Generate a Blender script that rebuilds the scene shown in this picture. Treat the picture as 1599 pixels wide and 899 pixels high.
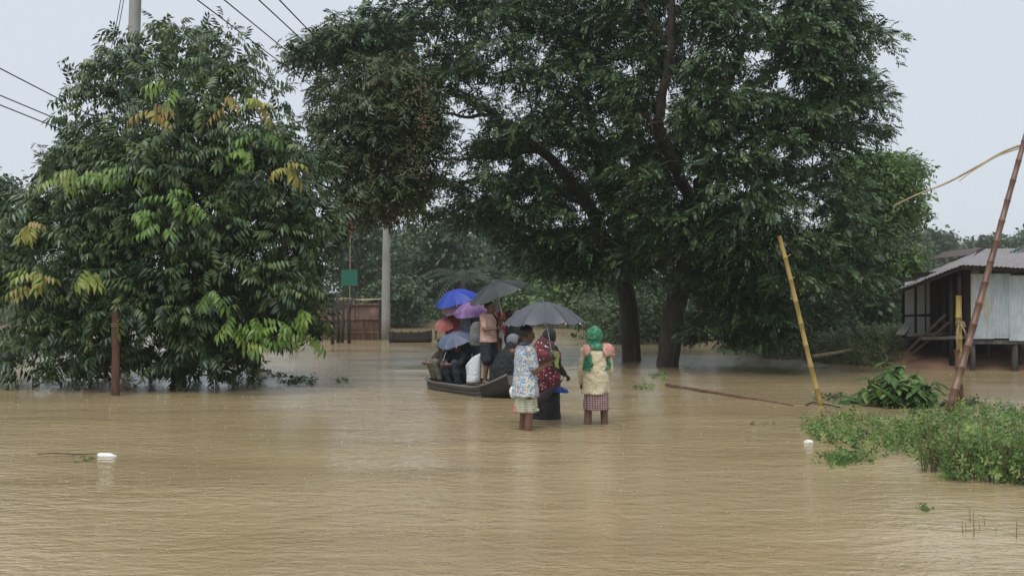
import bpy, bmesh, math, random
import numpy as np
from mathutils import Vector, Matrix, Euler

for o in list(bpy.data.objects):
    bpy.data.objects.remove(o)
SC = bpy.context.scene
COL = SC.collection
R = math.radians
PI = math.pi

# ------------------------------------------------------------------ camera
CAM_H, F, U0, V0 = 1.7, 1600.0, 799.5, 449.5
PITCH = math.atan((470.0 - V0) / F)
cam = bpy.data.cameras.new('camera')
cam.lens = 36.0 * F / 1599.0
cam.sensor_width = 36.0
cam.clip_start = 0.1
cam.clip_end = 3000
camo = bpy.data.objects.new('camera', cam)
COL.objects.link(camo)
camo.location = (0, 0, CAM_H)
camo.rotation_euler = (PI / 2 + PITCH, 0, 0)
SC.camera = camo

# ------------------------------------------------------------------ sky, sun, exposure
SUN_EL, SUN_AZ = R(62), R(200)
w = bpy.data.worlds.new('World')
SC.world = w
w.use_nodes = True
nt = w.node_tree
nt.nodes.clear()
sky = nt.nodes.new('ShaderNodeTexSky')
sky.sky_type = 'NISHITA'
sky.sun_disc = False
sky.sun_elevation = SUN_EL
sky.sun_rotation = SUN_AZ
sky.dust_density = 4.0
ovc = nt.nodes.new('ShaderNodeRGB')                 # even rain cloud layer over the clear sky
ovc.outputs[0].default_value = (4.18, 4.52, 4.95, 1)
mx = nt.nodes.new('ShaderNodeMixRGB')
mx.inputs[0].default_value = 0.93
bg = nt.nodes.new('ShaderNodeBackground')
bg.inputs[1].default_value = 0.1
wo = nt.nodes.new('ShaderNodeOutputWorld')
nt.links.new(sky.outputs[0], mx.inputs[1])
nt.links.new(ovc.outputs[0], mx.inputs[2])
nt.links.new(mx.outputs[0], bg.inputs[0])
nt.links.new(bg.outputs[0], wo.inputs[0])

sun = bpy.data.lights.new('sun', 'SUN')
sun.energy = 1.5
sun.angle = R(40)
sun.color = (1.0, 0.97, 0.93)
suno = bpy.data.objects.new('sun', sun)
COL.objects.link(suno)
suno.rotation_euler = (PI / 2 - SUN_EL, 0, PI - SUN_AZ)
suno.location = (0, -5, 40)

SC.view_settings.view_transform = 'Standard'
SC.view_settings.look = 'None'
SC.view_settings.exposure = 0.76
SC.view_settings.gamma = 1.0
SC.view_settings.use_curve_mapping = False
SC.render.engine = 'CYCLES'
SC.cycles.use_denoising = True
SC.cycles.max_bounces = 6
SC.cycles.diffuse_bounces = 3
SC.cycles.glossy_bounces = 3
SC.cycles.transmission_bounces = 3
SC.cycles.transparent_max_bounces = 6
SC.cycles.volume_bounces = 1

# ------------------------------------------------------------------ helpers: pixels and places
_cp, _sp = math.cos(PITCH), math.sin(PITCH)


def ray(u, v):
    cx, cy = (u - U0) / F, (V0 - v) / F
    return np.array((cx, _cp - _sp * cy, _sp + _cp * cy))


def P(u, v, D):
    """point seen at photo pixel (u, v) whose distance along the ground is D"""
    d = ray(u, v)
    return np.array((0, 0, CAM_H)) + d * (D / d[1])


def G(u, v, z=0.0):
    """where pixel (u, v) meets the level z"""
    d = ray(u, v)
    return np.array((0, 0, CAM_H)) + d * ((z - CAM_H) / d[2])


def proj(p):
    p = np.asarray(p, float) - np.array((0, 0, CAM_H))
    f = p[..., 1] * _cp + p[..., 2] * _sp
    c = -p[..., 1] * _sp + p[..., 2] * _cp
    return U0 + F * p[..., 0] / f, V0 - F * c / f


# ------------------------------------------------------------------ helpers: materials
MATS = {}


class NB:
    def __init__(s, name):
        s.m = bpy.data.materials.new(name)
        s.m.use_nodes = True
        s.t = s.m.node_tree
        s.b = s.t.nodes['Principled BSDF']
        s.out = s.t.nodes['Material Output']
        MATS[name] = s.m

    def n(s, typ, **kw):
        k = s.t.nodes.new(typ)
        for a, v in kw.items():
            setattr(k, a, v)
        return k

    def l(s, a, b):
        s.t.links.new(a, b)

    def ramp(s, fac, stops, interp='LINEAR'):
        r = s.n('ShaderNodeValToRGB')
        r.color_ramp.interpolation = interp
        e = r.color_ramp.elements
        while len(e) < len(stops):
            e.new(0.5)
        for i, (p, c) in enumerate(stops):
            e[i].position = p
            e[i].color = (c[0], c[1], c[2], 1)
        s.l(fac, r.inputs[0])
        return r.outputs[0]

    def noise(s, scale, detail=4, rough=0.55, vec=None, coord='Object', stretch=None, dist=0.0):
        if vec is None:
            tc = s.n('ShaderNodeTexCoord')
            vec = tc.outputs[coord]
        if stretch:
            mp = s.n('ShaderNodeMapping')
            mp.inputs['Scale'].default_value = stretch
            s.l(vec, mp.inputs[0])
            vec = mp.outputs[0]
        k = s.n('ShaderNodeTexNoise')
        k.inputs['Scale'].default_value = scale
        k.inputs['Detail'].default_value = detail
        k.inputs['Roughness'].default_value = rough
        k.inputs['Distortion'].default_value = dist
        s.l(vec, k.inputs['Vector'])
        return k.outputs[0]

    def bump(s, h, strength=0.3, dist=0.02, prev=None):
        k = s.n('ShaderNodeBump')
        k.inputs['Strength'].default_value = strength
        k.inputs['Distance'].default_value = dist
        s.l(h, k.inputs['Height'])
        if prev is not None:
            s.l(prev, k.inputs['Normal'])
        return k.outputs[0]


def simple(name, col, var=0.3, scale=8, rough=0.7, bump=0.3, bdist=0.01, stretch=None, col2=None, spec=0.5, metal=0):
    b = NB(name)
    c2 = col2 or tuple(c * (1 - var) for c in col)
    f = b.noise(scale, 5, 0.6, stretch=stretch)
    b.l(b.ramp(f, [(0.3, c2), (0.7, col)]), b.b.inputs['Base Color'])
    b.b.inputs['Roughness'].default_value = rough
    b.b.inputs['Specular IOR Level'].default_value = spec
    b.b.inputs['Metallic'].default_value = metal
    if bump:
        f2 = b.noise(scale * 3, 4, 0.6, stretch=stretch)
        b.l(b.bump(f2, bump, bdist), b.b.inputs['Normal'])
    return b.m


def leafmat(name, stops, rough=0.42, trans=0.25, spec=0.5):
    b = NB(name)
    a = b.n('ShaderNodeAttribute', attribute_name='tint')
    col = b.ramp(a.outputs['Fac'], stops)
    b.l(col, b.b.inputs['Base Color'])
    b.b.inputs['Roughness'].default_value = rough
    b.b.inputs['Specular IOR Level'].default_value = spec
    tr = b.n('ShaderNodeBsdfTranslucent')
    b.l(col, tr.inputs[0])
    mix = b.n('ShaderNodeMixShader')
    mix.inputs[0].default_value = trans
    b.l(b.b.outputs[0], mix.inputs[1])
    b.l(tr.outputs[0], mix.inputs[2])
    b.l(mix.outputs[0], b.out.inputs[0])
    return b.m


# ------------------------------------------------------------------ helpers: meshes and objects
class MB:
    def __init__(s):
        s.v, s.f = [], []

    def add(s, vs, fs):
        k = len(s.v)
        s.v += [tuple(map(float, p)) for p in vs]
        s.f += [tuple(i + k for i in f) for f in fs]

    def box(s, c, size, rot=None):
        m = rot if rot is not None else Matrix.Identity(3)
        hx, hy, hz = size[0] / 2, size[1] / 2, size[2] / 2
        vs = [Vector(c) + m @ Vector((x * hx, y * hy, z * hz)) for x in (-1, 1) for y in (-1, 1) for z in (-1, 1)]
        s.add(vs, [(0, 1, 3, 2), (4, 6, 7, 5), (0, 4, 5, 1), (2, 3, 7, 6), (0, 2, 6, 4), (1, 5, 7, 3)])

    def beam(s, a, b, wd, ht):
        a, b = Vector(a), Vector(b)
        x = (b - a).normalized()
        up = Vector((0, 0, 1)) if abs(x.z) < 0.95 else Vector((0, 1, 0))
        y = up.cross(x).normalized()
        z = x.cross(y)
        s.box((a + b) / 2, ((b - a).length, wd, ht), Matrix((x, y, z)).transposed())

    def tube(s, path, radii, n=8, cap=True, jit=0.0, rng=None):
        path = [Vector(p) for p in path]
        if not hasattr(radii, '__len__'):
            radii = [radii] * len(path)
        rings = []
        prev = None
        k0 = len(s.v)
        for i, p in enumerate(path):
            t = path[min(i + 1, len(path) - 1)] - path[max(i - 1, 0)]
            if t.length < 1e-9:
                t = Vector((0, 0, 1))
            t.normalize()
            if prev is None:
                ref = Vector((0, 1, 0)) if abs(t.y) < 0.8 else Vector((1, 0, 0))
                x = ref.cross(t).normalized()
            else:
                x = (prev - t * prev.dot(t)).normalized()
            prev = x
            y = t.cross(x)
            for k in range(n):
                a = 2 * PI * k / n
                r = radii[i] * (1 + (rng.uniform(-jit, jit) if rng else 0))
                s.v.append(tuple(p + (x * math.cos(a) + y * math.sin(a)) * r))
        for i in range(len(path) - 1):
            for k in range(n):
                a, b = k0 + i * n + k, k0 + i * n + (k + 1) % n
                s.f.append((a, b, b + n, a + n))
        if cap:
            s.f.append(tuple(k0 + k for k in range(n))[::-1])
            e = k0 + (len(path) - 1) * n
            s.f.append(tuple(e + k for k in range(n)))

    def capsule(s, a, b, ra, rb, n=10):
        a, b = Vector(a), Vector(b)
        d = (b - a)
        L = d.length
        d = d / L if L > 1e-6 else Vector((0, 0, 1))
        pts, rr = [], []
        for k in range(4):
            t = PI / 2 * (1 - k / 4 * 0.98)
            pts.append(a - d * ra * math.sin(t)); rr.append(max(ra * math.cos(t), ra * 0.08))
        pts.append(a); rr.append(ra)
        pts.append(b); rr.append(rb)
        for k in range(1, 5):
            t = PI / 2 * (k / 4 * 0.98)
            pts.append(b + d * rb * math.sin(t)); rr.append(max(rb * math.cos(t), rb * 0.08))
        s.tube(pts, rr, n)

    def ellipsoid(s, c, r, rot=None, nu=14, nv=9, keep=None):
        m = rot if rot is not None else Matrix.Identity(3)
        vs, ids = [], {}
        loc = []
        for j in range(nv + 1):
            th = PI * j / nv
            for i in range(nu):
                ph = 2 * PI * i / nu
                q = Vector((math.sin(th) * math.cos(ph), math.sin(th) * math.sin(ph), math.cos(th)))
                loc.append(q)
                vs.append(Vector(c) + m @ Vector((q.x * r[0], q.y * r[1], q.z * r[2])))
        fs = []
        for j in range(nv):
            for i in range(nu):
                a, b = j * nu + i, j * nu + (i + 1) % nu
                f = (a, a + nu, b + nu, b)
                if j == 0:
                    f = (a, a + nu, b + nu)
                elif j == nv - 1:
                    f = (a, a + nu, b)
                if keep:
                    q = sum((loc[k] for k in f), Vector()) / len(f)
                    if not keep(q):
                        continue
                fs.append(f)
        s.add(vs, fs)

    def loft(s, rings, cap=True):
        n = len(rings[0])
        k0 = len(s.v)
        for r in rings:
            s.v += [tuple(map(float, p)) for p in r]
        for i in range(len(rings) - 1):
            for k in range(n):
                a, b = k0 + i * n + k, k0 + i * n + (k + 1) % n
                s.f.append((a, b, b + n, a + n))
        if cap:
            s.f.append(tuple(k0 + k for k in range(n))[::-1])
            e = k0 + (len(rings) - 1) * n
            s.f.append(tuple(e + k for k in range(n)))

    def mesh(s, name, smooth=False):
        me = bpy.data.meshes.new(name)
        me.from_pydata(s.v, [], s.f)
        if smooth:
            me.polygons.foreach_set('use_smooth', [True] * len(me.polygons))
        me.update()
        return me

    def build(s, name, m, parent=None, smooth=False, remesh=None, relax=0):
        bm = bmesh.new()
        me = s.mesh(name)
        bm.from_mesh(me)
        bmesh.ops.recalc_face_normals(bm, faces=bm.faces)
        bm.to_mesh(me)
        bm.free()
        if smooth:
            me.polygons.foreach_set('use_smooth', [True] * len(me.polygons))
        o = link(name, me, m, parent)
        if remesh:
            r = o.modifiers.new('remesh', 'REMESH')
            r.mode = 'VOXEL'
            r.voxel_size = remesh
            r.use_smooth_shade = True
        if relax:
            q = o.modifiers.new('smooth', 'SMOOTH')
            q.iterations = relax
            q.factor = 0.5
        return o


def link(name, data, m=None, parent=None):
    o = bpy.data.objects.new(name, data)
    COL.objects.link(o)
    if m is not None and data is not None and not data.materials:
        data.materials.append(MATS[m])
    if parent is not None:
        o.parent = parent
    return o


def tag(o, label=None, cat=None, group=None, kind=None):
    if label:
        o['label'] = label
    if cat:
        o['category'] = cat
    if group:
        o['group'] = group
    if kind:
        o['kind'] = kind
    return o


def thing(name, label, cat, loc=(0, 0, 0), rz=0.0, group=None):
    o = bpy.data.objects.new(name, None)
    COL.objects.link(o)
    o.location = tuple(map(float, loc))
    o.rotation_euler = (0, 0, rz)
    o.empty_display_size = 0.2
    return tag(o, label, cat, group)


def at(o, root):
    """o was modelled in world space: move it into root's frame (root is unrotated)"""
    o.parent = root
    o.location = tuple(-Vector(root.location))
    return o


# ------------------------------------------------------------------ helpers: foliage by numpy
def tmpl_leaf(base, d, side, up, L, W, droop=0.25, fold=0.15):
    base, d, side, up = map(np.asarray, (base, d, side, up))
    m1 = base + d * L * 0.5 - up * (-fold * W)
    l1 = base + d * L * 0.45 + side * W * 0.5
    r1 = base + d * L * 0.45 - side * W * 0.5
    tip = base + d * L - up * droop * L
    return [base, l1, tip, r1, m1], [(0, 4, 2, 1), (0, 3, 2, 4)]


def unit(a):
    a = np.asarray(a, float)
    return a / (np.linalg.norm(a) + 1e-9)


def template(kind, rng):
    V, Fc, tagv = [], [], []

    def put(vs, fs):
        k = len(V)
        V.extend(vs)
        Fc.extend([tuple(i + k for i in f) for f in fs])
        j = rng.uniform(-0.12, 0.12)
        tagv.extend([j] * len(vs))
    if kind == 'pinnate':              # fern-like spray of a rain tree
        for i in range(5):
            x = 0.16 + 0.17 * i
            z = 0.2 * x - 0.38 * x * x
            for sgn in (-1, 1):
                a = R(rng.uniform(45, 70))
                d = unit((math.cos(a), sgn * math.sin(a), -0.16 + rng.uniform(-.18, .12)))
                L = 0.37 * (1 - 0.4 * abs(i - 2) / 2.5) * rng.uniform(.85, 1.15)
                side = unit(np.cross((0, 0, 1), d))
                up = np.cross(d, side)
                vs = [np.array((x, 0, z)), np.array((x, 0, z)) + d * L * .5 + side * L * .27,
                      np.array((x, 0, z)) + d * L - up * .06, np.array((x, 0, z)) + d * L * .5 - side * L * .27]
                put(vs, [(0, 1, 2, 3)])
        x = 1.0
        put([np.array((.92, 0, -.25)), np.array((1.05, .07, -.36)), np.array((1.2, 0, -.52)), np.array((1.05, -.07, -.36))], [(0, 1, 2, 3)])
    elif kind == 'hanging':            # long leaflets hanging from a rachis
        for i in range(4):
            x = 0.25 + 0.22 * i
            z = 0.3 * x - 0.42 * x * x
            for sgn in (-1, 1):
                d = unit((0.45 + rng.uniform(-.15, .15), sgn * 0.55, -0.6 + rng.uniform(-.25, .25)))
                side = unit(np.cross((0, 0, 1), d))
                up = np.cross(d, side)
                put(*tmpl_leaf((x, 0, z), d, side, up, 0.52 * rng.uniform(.8, 1.15), 0.17, 0.3, 0.2))
        put(*tmpl_leaf((1.05, 0, -.12), unit((.7, 0, -.6)), (0, 1, 0), unit((.6, 0, .7)), .5, .17, .3, .2))
    elif kind == 'tuft':               # loose clump for far trees
        for i in range(16):
            p = np.array([rng.uniform(0, 1), rng.uniform(-.45, .45), rng.uniform(-.3, .25)])
            d = unit((rng.uniform(.1, 1), rng.uniform(-1, 1), rng.uniform(-.9, .4)))
            side = unit(np.cross((rng.uniform(-.4, .4), rng.uniform(-.4, .4), 1), d))
            up = np.cross(d, side)
            L = rng.uniform(.24, .42)
            put([p, p + d * L * .5 + side * L * .28, p + d * L - up * .05, p + d * L * .5 - side * L * .28], [(0, 1, 2, 3)])
    elif kind == 'lance':              # narrow leaves of a fruit tree
        for i in range(9):
            x = 0.1 + 0.1 * i
            a = rng.uniform(0, 2 * PI)
            d = unit((0.6, math.cos(a) * .8, math.sin(a) * .5 - .35))
            side = unit(np.cross((0, 0, 1), d))
            up = np.cross(d, side)
            L = 0.42 * rng.uniform(.8, 1.2)
            p = np.array((x, 0, .1 * x - .3 * x * x))
            put([p, p + d * L * .5 + side * L * .13, p + d * L - up * .07, p + d * L * .5 - side * L * .13], [(0, 1, 2, 3)])
    elif kind == 'weed':               # upright herb twig with ovate leaves
        for i in range(8):
            x = 0.12 + 0.11 * i
            a = i * 2.4 + rng.uniform(-.4, .4)
            d = unit((0.35, math.cos(a), math.sin(a)))
            side = unit(np.cross((1, 0, 0), d))
            up = np.cross(d, side)
            L = 0.3 * (1.1 - .5 * x) * rng.uniform(.8, 1.2)
            p = np.array((x, 0, 0))
            put([p, p + d * L * .5 + side * L * .25, p + d * L, p + d * L * .5 - side * L * .25], [(0, 1, 2, 3)])
    return np.array(V, float), np.array(Fc, int), np.array(tagv)


def frames(dirs, rng, roll=0.35):
    X = dirs / np.linalg.norm(dirs, axis=1, keepdims=True)
    up = np.tile(np.array((0, 0, 1.0)), (len(X), 1)) + rng.normal(0, roll, X.shape)
    Y = np.cross(up, X)
    Y /= np.linalg.norm(Y, axis=1, keepdims=True) + 1e-9
    Z = np.cross(X, Y)
    return np.stack([X, Y, Z], axis=2)


def scatter_mesh(name, sets):
    """sets: list of (template, rotations, sizes, places, tints); all templates have faces of one size"""
    Vs, Is, ts, k, q = [], [], [], 0, 4
    for (V, Fc, tv), Rm, S, T, tint in sets:
        N, n, q = len(T), len(V), Fc.shape[1]
        Vs.append((np.einsum('nij,kj->nki', Rm, V) * S[:, None, None] + T[:, None, :]).reshape(-1, 3))
        Is.append((Fc[None, :, :] + (np.arange(N) * n)[:, None, None]).reshape(-1) + k)
        ts.append(np.clip(tint[:, None] + tv[None, :], 0, 1).ravel())
        k += N * n
    W, I, tt = np.concatenate(Vs), np.concatenate(Is), np.concatenate(ts)
    me = bpy.data.meshes.new(name)
    me.vertices.add(len(W))
    me.vertices.foreach_set('co', W.astype(np.float32).ravel())
    me.loops.add(len(I))
    me.loops.foreach_set('vertex_index', I.astype(np.int32))
    me.polygons.add(len(I) // q)
    me.polygons.foreach_set('loop_start', (np.arange(len(I) // q) * q).astype(np.int32))
    at_ = me.attributes.new('tint', 'FLOAT', 'POINT')
    at_.data.foreach_set('value', tt.astype(np.float32))
    me.update(calc_edges=True)
    return me


def inpoly(pt, poly):
    x, y = pt
    c = False
    n = len(poly)
    for i in range(n):
        x0, y0 = poly[i]
        x1, y1 = poly[i - 1]
        if (y0 > y) != (y1 > y) and x < (x1 - x0) * (y - y0) / (y1 - y0) + x0:
            c = not c
    return c


def edgedist(pt, poly):
    p = np.array(pt, float)
    best = 1e9
    for i in range(len(poly)):
        a, b = np.array(poly[i], float), np.array(poly[i - 1], float)
        t = np.clip(np.dot(p - a, b - a) / (np.dot(b - a, b - a) + 1e-9), 0, 1)
        best = min(best, np.linalg.norm(p - a - (b - a) * t))
    return best


def pads_in(poly, D, T, n, emax, rng, inner=0.3, zmin=0.1, shrink=0.0):
    """clump centres inside a crown whose silhouette is poly at distance D and whose half depth is T"""
    xs = [p[0] for p in poly]
    ys = [p[1] for p in poly]
    out = []
    while len(out) < n:
        u, v = rng.uniform(min(xs), max(xs)), rng.uniform(min(ys), max(ys))
        if not inpoly((u, v), poly):
            continue
        ed = edgedist((u, v), poly)
        if ed < shrink:
            shrink *= .999
            continue
        e = min(ed / emax, 1)
        h = T * math.sqrt(max(0, 1 - (1 - e) ** 2))
        if rng.random() < inner:
            s = rng.uniform(-1, 1)
        else:
            s = (-1 if rng.random() < .62 else 1) * rng.uniform(.75, 1.0)
        p = P(u, v, D + h * s)
        if p[2] < zmin:
            continue
        out.append(p)
    return np.array(out)


def sprays_on(pads, per, pr, rng, flat=0.45, outb=-0.2, jit=0.35):
    T, Dr = [], []
    for c in pads:
        r = pr * rng.uniform(.65, 1.25)
        k = int(per * rng.uniform(.7, 1.3))
        ph = rng.uniform(0, 2 * PI, k)
        rho = np.sqrt(rng.uniform(0, 1, k))
        z = r * flat * (1 - rho ** 2) + rng.normal(0, .08 * r, k)
        T.append(np.stack([c[0] + r * rho * np.cos(ph), c[1] + r * rho * np.sin(ph), c[2] + z], 1))
        Dr.append(np.stack([np.cos(ph), np.sin(ph), outb + .45 - .75 * rho], 1) + rng.normal(0, jit, (k, 3)))
    return np.concatenate(T), np.concatenate(Dr)


def carve(T, holes, rng, keep=0.08, depth=None):
    u, v = proj(T)
    ok = np.ones(len(T), bool)
    for (a, b, ra, rb) in holes:
        ins = ((u - a) / ra) ** 2 + ((v - b) / rb) ** 2 < 1
        ok &= ~(ins & (rng.random(len(T)) > keep))
    return ok


def twigs(pads, limbs, rng, r0=0.035, maxlen=3.5):
    mb = MB()
    nodes = []
    for path, rad in limbs:
        path = [np.array(p, float) for p in path]
        for i in range(len(path) - 1):
            for t in np.linspace(0, 1, 6):
                nodes.append(path[i] * (1 - t) + path[i + 1] * t)
    nodes = [tuple(p) for p in nodes]
    arr = np.array(nodes)
    d0 = np.array([np.min(np.linalg.norm(arr - p, axis=1)) for p in pads])
    for i in np.argsort(d0):
        p = pads[i]
        d = np.linalg.norm(arr - p, axis=1) + np.maximum(0, arr[:, 2] - p[2]) * .8
        j = int(np.argmin(d))
        a = arr[j]
        L = np.linalg.norm(a - p)
        if L > maxlen * 2:
            continue
        mid = (a + p) / 2 + rng.normal(0, .08 * L, 3) + np.array((0, 0, .08 * L))
        q = p - np.array((0, 0, .05))
        k = r0 * (0.5 + 0.35 * min(L, 3))
        mb.tube([a, mid, q], [k, k * .65, k * .3], 5)
        arr = np.vstack([arr, q, mid])
    return mb


def smooth_path(pts, n=4):
    pts = [np.array(p, float) for p in pts]
    out = []
    for i in range(len(pts) - 1):
        p0, p1, p2, p3 = pts[max(i - 1, 0)], pts[i], pts[i + 1], pts[min(i + 2, len(pts) - 1)]
        for t in np.linspace(0, 1, n, endpoint=False):
            out.append(.5 * ((2 * p1) + (-p0 + p2) * t + (2 * p0 - 5 * p1 + 4 * p2 - p3) * t * t + (-p0 + 3 * p1 - 3 * p2 + p3) * t ** 3))
    out.append(pts[-1])
    return out


def tree(name, label, cat, base, trunk, limbs, poly, D, T, emax, npads, per, pr, kind, S, leafm, barkm, seed,
         holes=(), flat=.45, tint=(.45, .2), inner=.3, zmin=.1, outb=-.2, twig_r=.035, group=None, clear=(), jit=.35, shr=.32, limbm=None, thin=None, mixed=False, vary=.25):
    """trunk / limbs: list of (path, r0, r1); poly: silhouette of the crown in photo pixels at distance D"""
    rng = np.random.default_rng(seed)
    prng = random.Random(seed)
    root = thing(name, label, cat, base, 0, group)
    lim = []
    for (path, r0, r1) in trunk:
        sp = smooth_path(path, 5)
        rr = [r0 + (r1 - r0) * (i / (len(sp) - 1)) ** .8 for i in range(len(sp))]
        rr[0] *= 1.35
        rr[1] *= 1.12
        mb = MB()
        mb.tube(sp, rr, 14, True, .07, prng)
        at(mb.build('trunk', barkm, None, True), root)
        lim.append((sp, 0))
    for (path, r0, r1) in limbs:
        sp = smooth_path(path, 5)
        sp = [q + np.array([prng.gauss(0, .03) for _ in range(3)]) for q in sp]
        rr = [r0 + (r1 - r0) * (i / (len(sp) - 1)) for i in range(len(sp))]
        mb = MB()
        mb.tube(sp, rr, 9, True, .08, prng)
        at(mb.build('limb', limbm or barkm, None, True), root)
        lim.append((sp, 0))
    polys = poly if isinstance(poly[0][0], (tuple, list)) else [poly]
    areas = []
    for p in polys:
        areas.append(abs(sum(p[i - 1][0] * p[i][1] - p[i][0] * p[i - 1][1] for i in range(len(p)))) / 2)
    pads = np.concatenate([pads_in(p, D, T, max(3, int(npads * a / sum(areas))), emax, rng, inner, zmin, min(shr * (pr + .5 * S) * F / D, .3 * min(max(q[0] for q in p) - min(q[0] for q in p), max(q[1] for q in p) - min(q[1] for q in p)))) for p, a in zip(polys, areas)])
    tw = twigs(pads, lim, rng, twig_r)
    at(tw.build('branches', barkm, None, False), root)['kind'] = 'stuff'
    Tp, Dr = sprays_on(pads, per, pr, rng, flat, outb, jit)
    ok = carve(Tp, holes, rng) & (Tp[:, 2] > zmin * .6)
    for (path, wpx) in clear:                       # bare wood: few leaves grow close along these limbs
        sp = np.array(smooth_path(path, 4))
        su, sv_ = proj(sp)
        uu, vv = proj(Tp)
        for i in range(len(sp)):
            near = (np.hypot(uu - su[i], vv - sv_[i]) < wpx) & (Tp[:, 1] < sp[i][1] + .3)
            ok &= ~(near & (rng.random(len(Tp)) < .8))
    if thin:
        uu, vv = proj(Tp)
        ok &= ~((vv < thin[0]) & (rng.random(len(Tp)) < thin[1] * np.clip((thin[0] - vv) / 90, 0, 1)))
    Tp, Dr = Tp[ok], Dr[ok]
    N = len(Tp)
    Sx = S * rng.uniform(1 - vary, 1 + vary, N)
    tn = np.clip(rng.normal(tint[0], tint[1], N), 0, 1)
    sets = []
    for c in np.array_split(np.arange(N), 3):
        sets.append((template(kind, rng), frames(Dr[c], rng), Sx[c], Tp[c], tn[c]))
    if mixed:
        c = rng.choice(N, N // 3, replace=False)
        sets.append((template('lance', rng), frames(Dr[c] + rng.normal(0, .6, (len(c), 3)), rng), S * 1.25 * rng.uniform(.6, 1.2, len(c)), Tp[c] + rng.normal(0, .12, (len(c), 3)),
                     np.clip(tn[c] + rng.normal(.05, .2, len(c)), 0, 1)))
    o = at(link('crown', scatter_mesh('crown', sets), leafm), root)
    o['kind'] = 'stuff'
    return root, pads


def ell(cx, cy, rx, ry, n=18, seed=0, jag=.14):
    g = random.Random(seed * 7 + int(cx))
    return [(cx + rx * math.cos(2 * PI * i / n) * (1 + g.uniform(-jag, jag)), cy + ry * math.sin(2 * PI * i / n) * (1 + g.uniform(-jag, jag))) for i in range(n)]


# ------------------------------------------------------------------ materials
def make_water():
    b = NB('water')
    tc = b.n('ShaderNodeTexCoord')
    ob = tc.outputs['Object']

    def math_(op, x, y=None, z=None):
        k = b.n('ShaderNodeMath', operation=op)
        for i, q in enumerate((x, y, z)):
            if q is None:
                continue
            if isinstance(q, (int, float)):
                k.inputs[i].default_value = q
            else:
                b.l(q, k.inputs[i])
        return k.outputs[0]
    # silt: broad patches and long streaks along the current
    f = b.noise(.12, 4, .55, vec=ob, stretch=(1, .6, 1))
    f2 = b.noise(.5, 5, .6, vec=ob, stretch=(.35, 1.6, 1), dist=.8)
    c1 = b.ramp(f, [(.3, (.305, .226, .12)), (.7, (.39, .298, .162))])
    c2 = b.ramp(f2, [(.35, (.275, .21, .115)), (.7, (.415, .335, .205))])
    mc = b.n('ShaderNodeMixRGB')
    mc.inputs[0].default_value = .5
    b.l(c1, mc.inputs[1])
    b.l(c2, mc.inputs[2])
    b.l(mc.outputs[0], b.b.inputs['Base Color'])
    b.b.inputs['Roughness'].default_value = .07
    b.b.inputs['IOR'].default_value = 1.34
    w1 = b.noise(1.7, 3, .5, vec=ob, stretch=(.5, 1.1, 1), dist=.5)
    w2 = b.noise(7.5, 3, .6, vec=ob, stretch=(.55, 1.1, 1), dist=.3)
    w4 = b.noise(22, 2, .6, vec=ob, stretch=(.6, 1.0, 1))
    w3 = b.noise(.22, 3, .55, vec=ob, stretch=(.6, 1, 1), dist=.6)
    patch = b.ramp(w3, [(.34, (.2, .2, .2)), (.6, (1, 1, 1))])
    h = math_('ADD', math_('MULTIPLY', math_('MULTIPLY', w2, patch), .042), math_('MULTIPLY', w1, .032))
    h = math_('ADD', h, math_('MULTIPLY', math_('MULTIPLY', w4, patch), .009))
    # rings where raindrops land
    for sc, am in ((2.6, .0035), (5.2, .002)):
        vo = b.n('ShaderNodeTexVoronoi')
        vo.inputs['Scale'].default_value = sc
        b.l(ob, vo.inputs['Vector'])
        r_ = b.ramp(vo.outputs['Distance'], [(0, (1, 1, 1)), (.05, (0, 0, 0)), (.1, (.8, .8, .8)), (.15, (0, 0, 0)), (.2, (.4, .4, .4)), (.25, (0, 0, 0))])
        h = math_('ADD', h, math_('MULTIPLY', r_, am))
    # ripples spreading from whatever stands in the water
    for (x, y, rng_) in RIPPLES:
        vd = b.n('ShaderNodeVectorMath', operation='DISTANCE')
        b.l(ob, vd.inputs[0])
        vd.inputs[1].default_value = (x, y, 0)
        d = vd.outputs['Value']
        fall = math_('EXPONENT', math_('MULTIPLY', d, -1.0 / rng_))
        wv = math_('MULTIPLY', math_('SINE', math_('MULTIPLY', d, 24.0)), fall)
        h = math_('ADD', h, math_('MULTIPLY', wv, .007))
    b.l(b.bump(h, .72, 1.0), b.b.inputs['Normal'])


RIPPLES = [(*G(u, v)[:2], r_) for u, v, r_ in ((812, 670, .5), (850, 655, .5), (920, 662, .4), (946, 662, .4), (180, 618, .5), (1283, 632, .5), (1480, 640, .5), (740, 608, .7), (1042, 573, .6), (168, 710, .3))]
make_water()


def make_ground():
    b = NB('ground')
    f = b.noise(.35, 6, .6)
    g = b.noise(6, 5, .6)
    c1 = b.ramp(f, [(.4, (.17, .115, .065)), (.62, (.07, .085, .03))])
    b.l(c1, b.b.inputs['Base Color'])
    b.b.inputs['Roughness'].default_value = .9
    b.l(b.bump(g, .6, .06), b.b.inputs['Normal'])


make_ground()


def make_bark(name, a, c, pale=None):
    b = NB(name)
    f = b.noise(3.2, 6, .65, stretch=(2.2, 2.2, .5))
    stops = [(.35, a), (.62, c)]
    if pale:
        stops.append((.75, pale))
    b.l(b.ramp(f, stops), b.b.inputs['Base Color'])
    b.b.inputs['Roughness'].default_value = .75
    g = b.noise(14, 5, .7, stretch=(1.5, 1.5, .3))
    b.l(b.bump(g, 1.0, .06), b.b.inputs['Normal'])


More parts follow.
